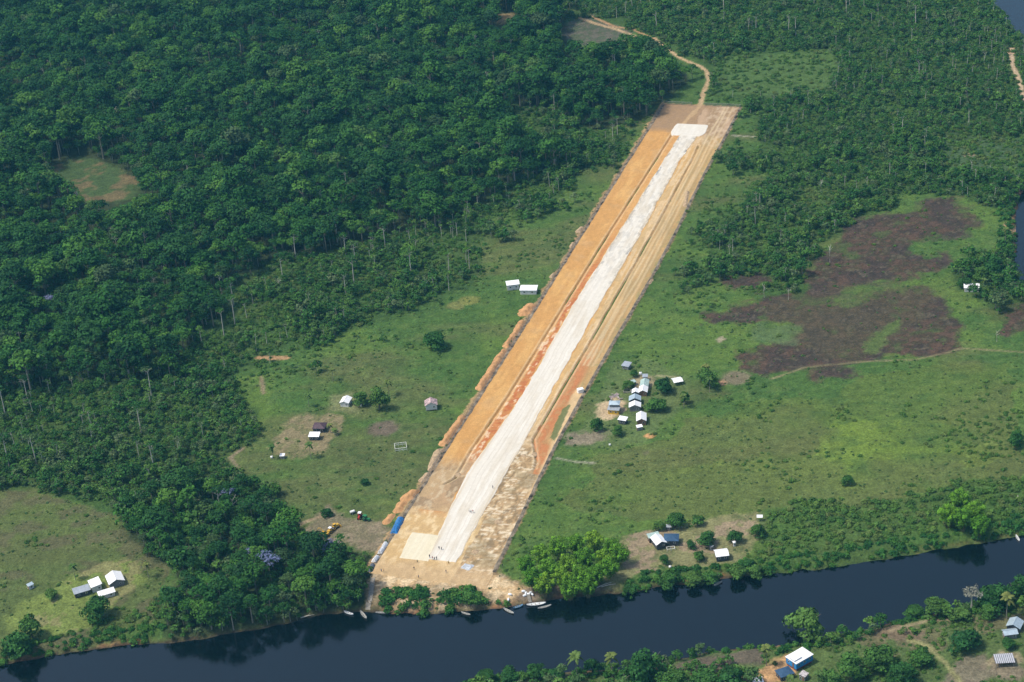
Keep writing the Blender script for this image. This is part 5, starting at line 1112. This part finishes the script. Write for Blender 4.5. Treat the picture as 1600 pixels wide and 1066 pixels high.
BT = [('pale canoe pulled up left of the plank walkway', 545, 959, 551, 961, 5.0, 1.2, HULLW), ('long grey canoe pointing out from the plank walkway', 568, 962, 573, 968, 6.4, 1.3, HULLG), ('blue grey canoe moored below the thicket by the landing', 795, 956, 801, 959, 6.0, 1.2, HULLG),
      ('slim pale canoe lying along the bank right of the plank walkway', 598, 958.5, 608, 958.5, 6.0, .9, HULLG), ('long white boat moored at the short jetty beside the bamboo', 838, 945, 847, 944, 8.2, 1.8, HULLW), ('grey canoe outside the long white boat', 851, 949.5, 857, 948, 6.0, 1.1, HULLG), ('small blue boat tied inside the short jetty', 810, 949, 816, 947, 4.6, 1.2, HULLB),
      ('narrow canoe drawn up under the bank bushes', 728, 960, 733, 961.5, 4.6, .9, HULLG), ('pale canoe on the east bank by the right edge', 1590, 842, 1593, 847, 4.6, 1.0, HULLW), ('narrow grey canoe by the small plank landing', 1122, 913, 1128, 910, 4.6, .9, HULLG)]
for b_ in BT: boat('canoe', b_[0], *b_[1:7], b_[7], TIMBER)
# driftwood on the bank
for i, (a, b_, lab) in enumerate([((931, 924), (955, 911), 'long bleached log on the bank at the bamboo end'), ((940, 922), (962, 918), 'shorter bleached log beside the long one'), ((1590, 775), (1594, 790), 'bent bleached trunk at the water by the right edge'), ((470, 968), (492, 964), 'dead branch lying at the water below the riverside wood')]):
    p0, p1 = Vector(at(*a)), Vector(at(*b_)); m = MB(); d = p1-p0; m.tube([(0, 0, .25), d*.5+Vector((0, 0, .5)), d+Vector((0, 0, .25))], [.24, .19, .09], 6); m.tube([d*.45+Vector((0, 0, .45)), d*.6+Vector((.9, .8, 1.0))], [.09, .03], 4)
    o = m.build('driftwood_log', BARK_PALE); o.location = p0; tag(o, lab, 'driftwood')

# ------------------------------------------------------------------ machines
def wheel(o, x, y, r, w, rimm):
    t = MB().tube([(x, y-w/2, r), (x, y-w*.32, r), (x, y+w*.32, r), (x, y+w/2, r)], [r*.86, r, r, r*.86], 14).build('wheel', TYRE, o)
    MB().tube([(x, y-w/2-.02, r), (x, y+w/2+.02, r)], r*.45, 10).build('rim', rimm, t)
def tractor(name, label, u, v, rz, paint, canopy, kind='tractor'):
    x, y, z = at(u, v, .8); o = empty(name, (x, y, z), rz); tag(o, label, kind)
    b = MB(); b.box((.95, 0, 1.15), (1.9, .75, .75)); b.box((1.95, 0, 1.0), (.16, .8, .9)); b.box((-.5, 0, .95), (1.3, .8, .5)); b.build('body', paint, o)
    for s in (-1, 1): MB().sheet([(-1.25, s*.75-.25, 1.62), (-.1, s*.75-.25, 1.62), (-.1, s*.75+.25, 1.62), (-1.25, s*.75+.25, 1.62)], .08).build('mudguard', paint, o)
    c = MB().box((-.5, 0, 1.5), (.55, .55, .5)).build('seat', DKM, o)
    MB().box((-.45, 0, 2.62), (1.7, 1.5, .12)).build('canopy', canopy, o)
    for sx_ in (-1.15, .25):
        for s in (-.65, .65): MB().box((sx_, s, 1.95), (.08, .08, 1.3)).build('canopy_post', DKM, o)
    MB().tube([(1.0, .2, 1.5), (1.0, .2, 2.4)], .06, 6).build('exhaust_pipe', DKM, o)
    for s in (-1, 1): wheel(o, -.65, s*.85, .82, .5, canopy); wheel(o, 1.5, s*.72, .5, .32, canopy)
    return o
tractor('tractor', 'red tractor with a white canopy at the top of the machinery yard', 562, 807, -1.8, REDP, WPL); tractor('tractor', 'green tractor beside the red one', 572, 811, -.5, GREENP, GREENP)
def dozer(label, u, v, rz):
    x, y, z = at(u, v, .8); o = empty('bulldozer', (x, y, z), rz); tag(o, label, 'bulldozer'); b = MB(); b.box((.5, 0, 1.25), (2.4, 1.1, .9)); b.box((-.9, 0, 1.2), (.9, 1.3, .8)); b.build('body', YEL, o)
    for s in (-1, 1):
        t = MB(); t.tube([(-1.7, s*.95, .42), (-1.3, s*.95, .12), (1.3, s*.95, .12), (1.7, s*.95, .42), (1.3, s*.95, .75), (-1.3, s*.95, .75), (-1.7, s*.95, .42)], .20, 6); t.box((0, s*.95, .42), (2.8, .3, .5)); t.build('track', TYRE, o)
    bl = MB(); bl.sheet([(2.2, -1.6, 1.15), (2.35, -1.6, .1), (2.35, 1.6, .1), (2.2, 1.6, 1.15)], .12); bl.box((1.7, -.85, .5), (1.1, .14, .2)); bl.box((1.7, .85, .5), (1.1, .14, .2)); bl.build('blade', YEL, o)
    cb = MB().box((-.5, 0, 2.0), (1.1, 1.05, .8)).build('cab', DKM, o); MB().box((-.5, 0, 2.5), (1.4, 1.3, .12)).build('cab_roof', YEL, cb)
def roller(label, u, v, rz):
    x, y, z = at(u, v, .8); o = empty('road_roller', (x, y, z), rz); tag(o, label, 'road roller'); b = MB(); b.box((-.9, 0, 1.2), (1.8, 1.4, .8)); b.box((.6, 0, .9), (1.2, .5, .35)); b.box((1.55, -.95, .8), (1.5, .12, .25)); b.box((1.55, .95, .8), (1.5, .12, .25)); b.build('body', YEL, o)
    MB().tube([(1.6, -.85, .72), (1.6, .85, .72)], .72, 16).build('drum', DKM, o); wheel(o, -1.1, -.85, .68, .45, YEL); wheel(o, -1.1, .85, .68, .45, YEL)
    MB().box((-.4, 0, 2.62), (1.5, 1.4, .12)).build('canopy', WPL, o)
    for a in (-1.05, .25):
        for s in (-.6, .6): MB().box((a, s, 2.05), (.08, .08, 1.1)).build('canopy_post', DKM, o)
def excavator(label, u, v, rz):
    x, y, z = at(u, v, .8); o = empty('excavator', (x, y, z), rz); tag(o, label, 'excavator'); b = MB(); b.box((-.5, 0, 1.35), (2.4, 1.9, .85)); b.tube([(0, 0, .6), (0, 0, .95)], .6, 12); b.build('body', YEL, o)
    for s in (-1, 1):
        t = MB(); t.tube([(-1.6, s*.95, .4), (-1.2, s*.95, .12), (1.2, s*.95, .12), (1.6, s*.95, .4), (1.2, s*.95, .7), (-1.2, s*.95, .7), (-1.6, s*.95, .4)], .2, 6); t.box((0, s*.95, .4), (2.6, .3, .45)); t.build('track', TYRE, o)
    cb = MB().box((.25, .55, 2.15), (1.0, .75, .9)).build('cab', DARKGLASS, o); MB().box((.25, .55, 2.64), (1.1, .85, .08)).build('cab_roof', YEL, cb)
    a = MB().tube([(.7, -.2, 1.6), (2.2, -.2, 3.5), (3.6, -.2, 3.1)], [.22, .20, .14], 4).build('boom', YEL, o); MB().tube([(3.5, -.2, 3.2), (4.2, -.2, 1.3)], [.16, .12], 4).build('arm', YEL, o)
    k = MB(); k.box((4.15, -.2, .95), (.7, .8, .12)); k.box((4.5, -.2, 1.15), (.12, .8, .5)); k.box((3.95, -.2, 1.15), (.10, .8, .5)); k.build('bucket', DKM, o)
dozer('yellow bulldozer at the right end of the row of yellow machines', 524, 823, .7); roller('yellow road roller with a pale canopy in the row of yellow machines', 517, 829, .9); excavator('yellow excavator with its arm lowered at the middle of the row of yellow machines', 508, 835, 2.6); dozer('yellow bulldozer at the left end of the row of yellow machines', 498, 841, 2.2)
x, y, z = at(551, 803); o = empty('trailer', (x, y, z), .4); tag(o, 'white tank trailer left of the red tractor', 'trailer')
MB().tube([(-1.1, 0, 1.25), (-1.0, 0, 1.25), (1.0, 0, 1.25), (1.1, 0, 1.25)], [.35, .6, .6, .35], 12).build('tank', WPL, o); MB().box((.3, 0, .62), (3.0, .9, .14)).build('chassis', DKM, o); wheel(o, -.3, -.6, .42, .25, WPL); wheel(o, -.3, .6, .42, .25, WPL)

# ------------------------------------------------------------------ people
SKIN = mat('dark_skin', (.12, .065, .04), .6, .05, 5); HAIR = mat('black_hair', (.01, .009, .008), .8, .05, 5)
def skin_mesh(name, verts, edges, radii, root, m_, sub=1):
    me = bpy.data.meshes.new(name+'_src'); me.from_pydata(verts, edges, []); ob = bpy.data.objects.new(name+'_src', me); COL.objects.link(ob)
    sk = ob.modifiers.new('s', 'SKIN'); ob.modifiers.new('b', 'SUBSURF').levels = sub
    for i, r in enumerate(radii): me.skin_vertices[0].data[i].radius = (r, r) if not hasattr(r, '__len__') else r
    me.skin_vertices[0].data[root].use_root = True
    ev = ob.evaluated_get(bpy.context.evaluated_depsgraph_get()); out = bpy.data.meshes.new_from_object(ev); out.name = name
    bpy.data.objects.remove(ob); out.materials.clear(); out.materials.append(m_); out.polygons.foreach_set('use_smooth', [True]*len(out.polygons)); return out
def figure(step, armf):
    """standing or walking adult facing +X; returns body, shirt, trousers, hair meshes"""
    V = [(0, 0, .95)]; E = []; Rr = [(.13, .15)]
    def ad(p, c, r): V.append(p); Rr.append(r); E.append((p_idx[c], len(V)-1)); return len(V)-1
    p_idx = {'pel': 0}
    def nx(nm, par, p, r): V.append(p); Rr.append(r); E.append((p_idx[par], len(V)-1)); p_idx[nm] = len(V)-1
    nx('waist', 'pel', (.0, 0, 1.12), (.11, .13)); nx('chest', 'waist', (.01, 0, 1.36), (.13, .17)); nx('neck', 'chest', (.0, 0, 1.50), .055); nx('head', 'neck', (.02, 0, 1.60), .085); nx('crown', 'head', (.015, 0, 1.70), .08); nx('nose', 'head', (.125, 0, 1.62), .014)
    for s, nm in ((-1, 'l'), (1, 'r')):
        sw = step*s; nx('hip'+nm, 'pel', (0, s*.09, .90), .09); nx('knee'+nm, 'hip'+nm, (sw*.5+.02, s*.10, .50), .058); nx('ank'+nm, 'knee'+nm, (sw*.95-.02, s*.10, .08), .036); nx('toe'+nm, 'ank'+nm, (sw*.95+.16, s*.11, .03), .032)
        aw = -sw+armf*(s > 0); nx('sh'+nm, 'chest', (0, s*.19, 1.42), .058); nx('el'+nm, 'sh'+nm, (aw*.3, s*.25, 1.14), .042); nx('wr'+nm, 'el'+nm, (aw*.75+.05, s*.26, .90), .028); nx('pa'+nm, 'wr'+nm, (aw*.85+.06, s*.26, .82), .032)
        for k in range(4): nx('f'+nm+str(k), 'pa'+nm, (aw*.9+.03+.018*k, s*(.262), .76), .009); nx('g'+nm+str(k), 'f'+nm+str(k), (aw*.9+.035+.018*k, s*.250, .725-.008*(1.5-abs(k-1.5))), .008)
        nx('t'+nm, 'pa'+nm, (aw*.9+.10, s*.25, .80), .010)
    body = skin_mesh('person', V, E, Rr, 0, SKIN)
    def sub_(nm, names, links, grow, m_): 
        ix = {q: i for i, q in enumerate(names)}; return skin_mesh(nm, [V[p_idx[q]] for q in names], [(ix[a], ix[b]) for a, b in links], [tuple(np.array(Rr[p_idx[q]] if hasattr(Rr[p_idx[q]], '__len__') else (Rr[p_idx[q]],)*2)+grow) for q in names], 0, m_)
    shirt = sub_('shirt', ['chest', 'waist', 'pel', 'shl', 'ell', 'shr', 'elr'], [('chest', 'waist'), ('waist', 'pel'), ('chest', 'shl'), ('shl', 'ell'), ('chest', 'shr'), ('shr', 'elr')], .022, WPL)
    trous = sub_('trousers', ['pel', 'hipl', 'kneel', 'ankl', 'hipr', 'kneer', 'ankr'], [('pel', 'hipl'), ('hipl', 'kneel'), ('kneel', 'ankl'), ('pel', 'hipr'), ('hipr', 'kneer'), ('kneer', 'ankr')], .018, DKM)
    hair = skin_mesh('hair', [(-.02, 0, 1.66), (.0, 0, 1.74)], [(0, 1)], [.085, .075], 0, HAIR); return body, shirt, trous, hair
FIG = [figure(0.04, 0), figure(.22, 0), figure(.12, .25)]
CL = {'white': (.7, .7, .68), 'red': (.45, .05, .04), 'navy': (.03, .05, .14), 'yellow': (.6, .45, .06), 'grey': (.25, .25, .26), 'green': (.05, .18, .07), 'black': (.02, .02, .02), 'khaki': (.28, .22, .13), 'blue': (.06, .16, .36), 'orange': (.6, .22, .04)}
CM = {k: mat('cloth_'+k, v, .85, .08, 6) for k, v in CL.items()}
PE = [(733, 798, 'white', 'black', 'leftmost of the three walking on the gravel'), (736, 800, 'navy', 'grey', 'in the middle of the three walking on the gravel'), (739, 799, 'red', 'black', 'at the right of the three walking on the gravel'), (770, 761, 'navy', 'black', 'alone near the right edge of the gravel runway'),
      (686, 856, 'grey', 'black', 'left of another beside the gravel apron'), (690, 857, 'black', 'navy', 'standing right of another beside the gravel apron'), (671, 869, 'navy', 'black', 'at the lower right corner of the gravel apron'), (676, 872, 'red', 'grey', 'second in the line below the gravel apron corner'), (679, 873, 'black', 'navy', 'third in the line below the gravel apron corner'), (682, 872, 'grey', 'black', 'last in the line below the gravel apron corner'),
      (652, 877, 'green', 'black', 'walking at the lower edge of the gravel apron'), (647, 888, 'navy', 'khaki', 'alone on the sandy ground below the apron'), (697, 893, 'black', 'grey', 'on the sandy track below the runway end'), (654, 902, 'blue', 'khaki', 'nearest the riverside thicket on the sandy ground'), (596, 893, 'white', 'navy', 'beside the top of the plank walkway'), (600, 894, 'orange', 'black', 'beside the sandy yard corner near the walkway top'), (785, 884, 'black', 'grey', 'outside the lower end of the east fence'), (701, 879, 'yellow', 'black', 'by the runway threshold facing the river')]
for i, (u, v, c1, c2, wh) in enumerate(PE):
    f = FIG[i % 3]; x, y, z = at(u, v, .9); o = empty('person', (x, y, max(z, .10)+.06), i*1.9); tag(o, 'person in a %s shirt %s' % (c1, wh), 'person')
    link_mesh('body', f[0], o); link_mesh('hair', f[3], o)
    for k, c in ((1, c1), (2, c2)):
        q = link_mesh(('', 'shirt', 'trousers')[k], f[k], o); q.material_slots[0].link = 'OBJECT'; q.material_slots[0].material = CM[c]
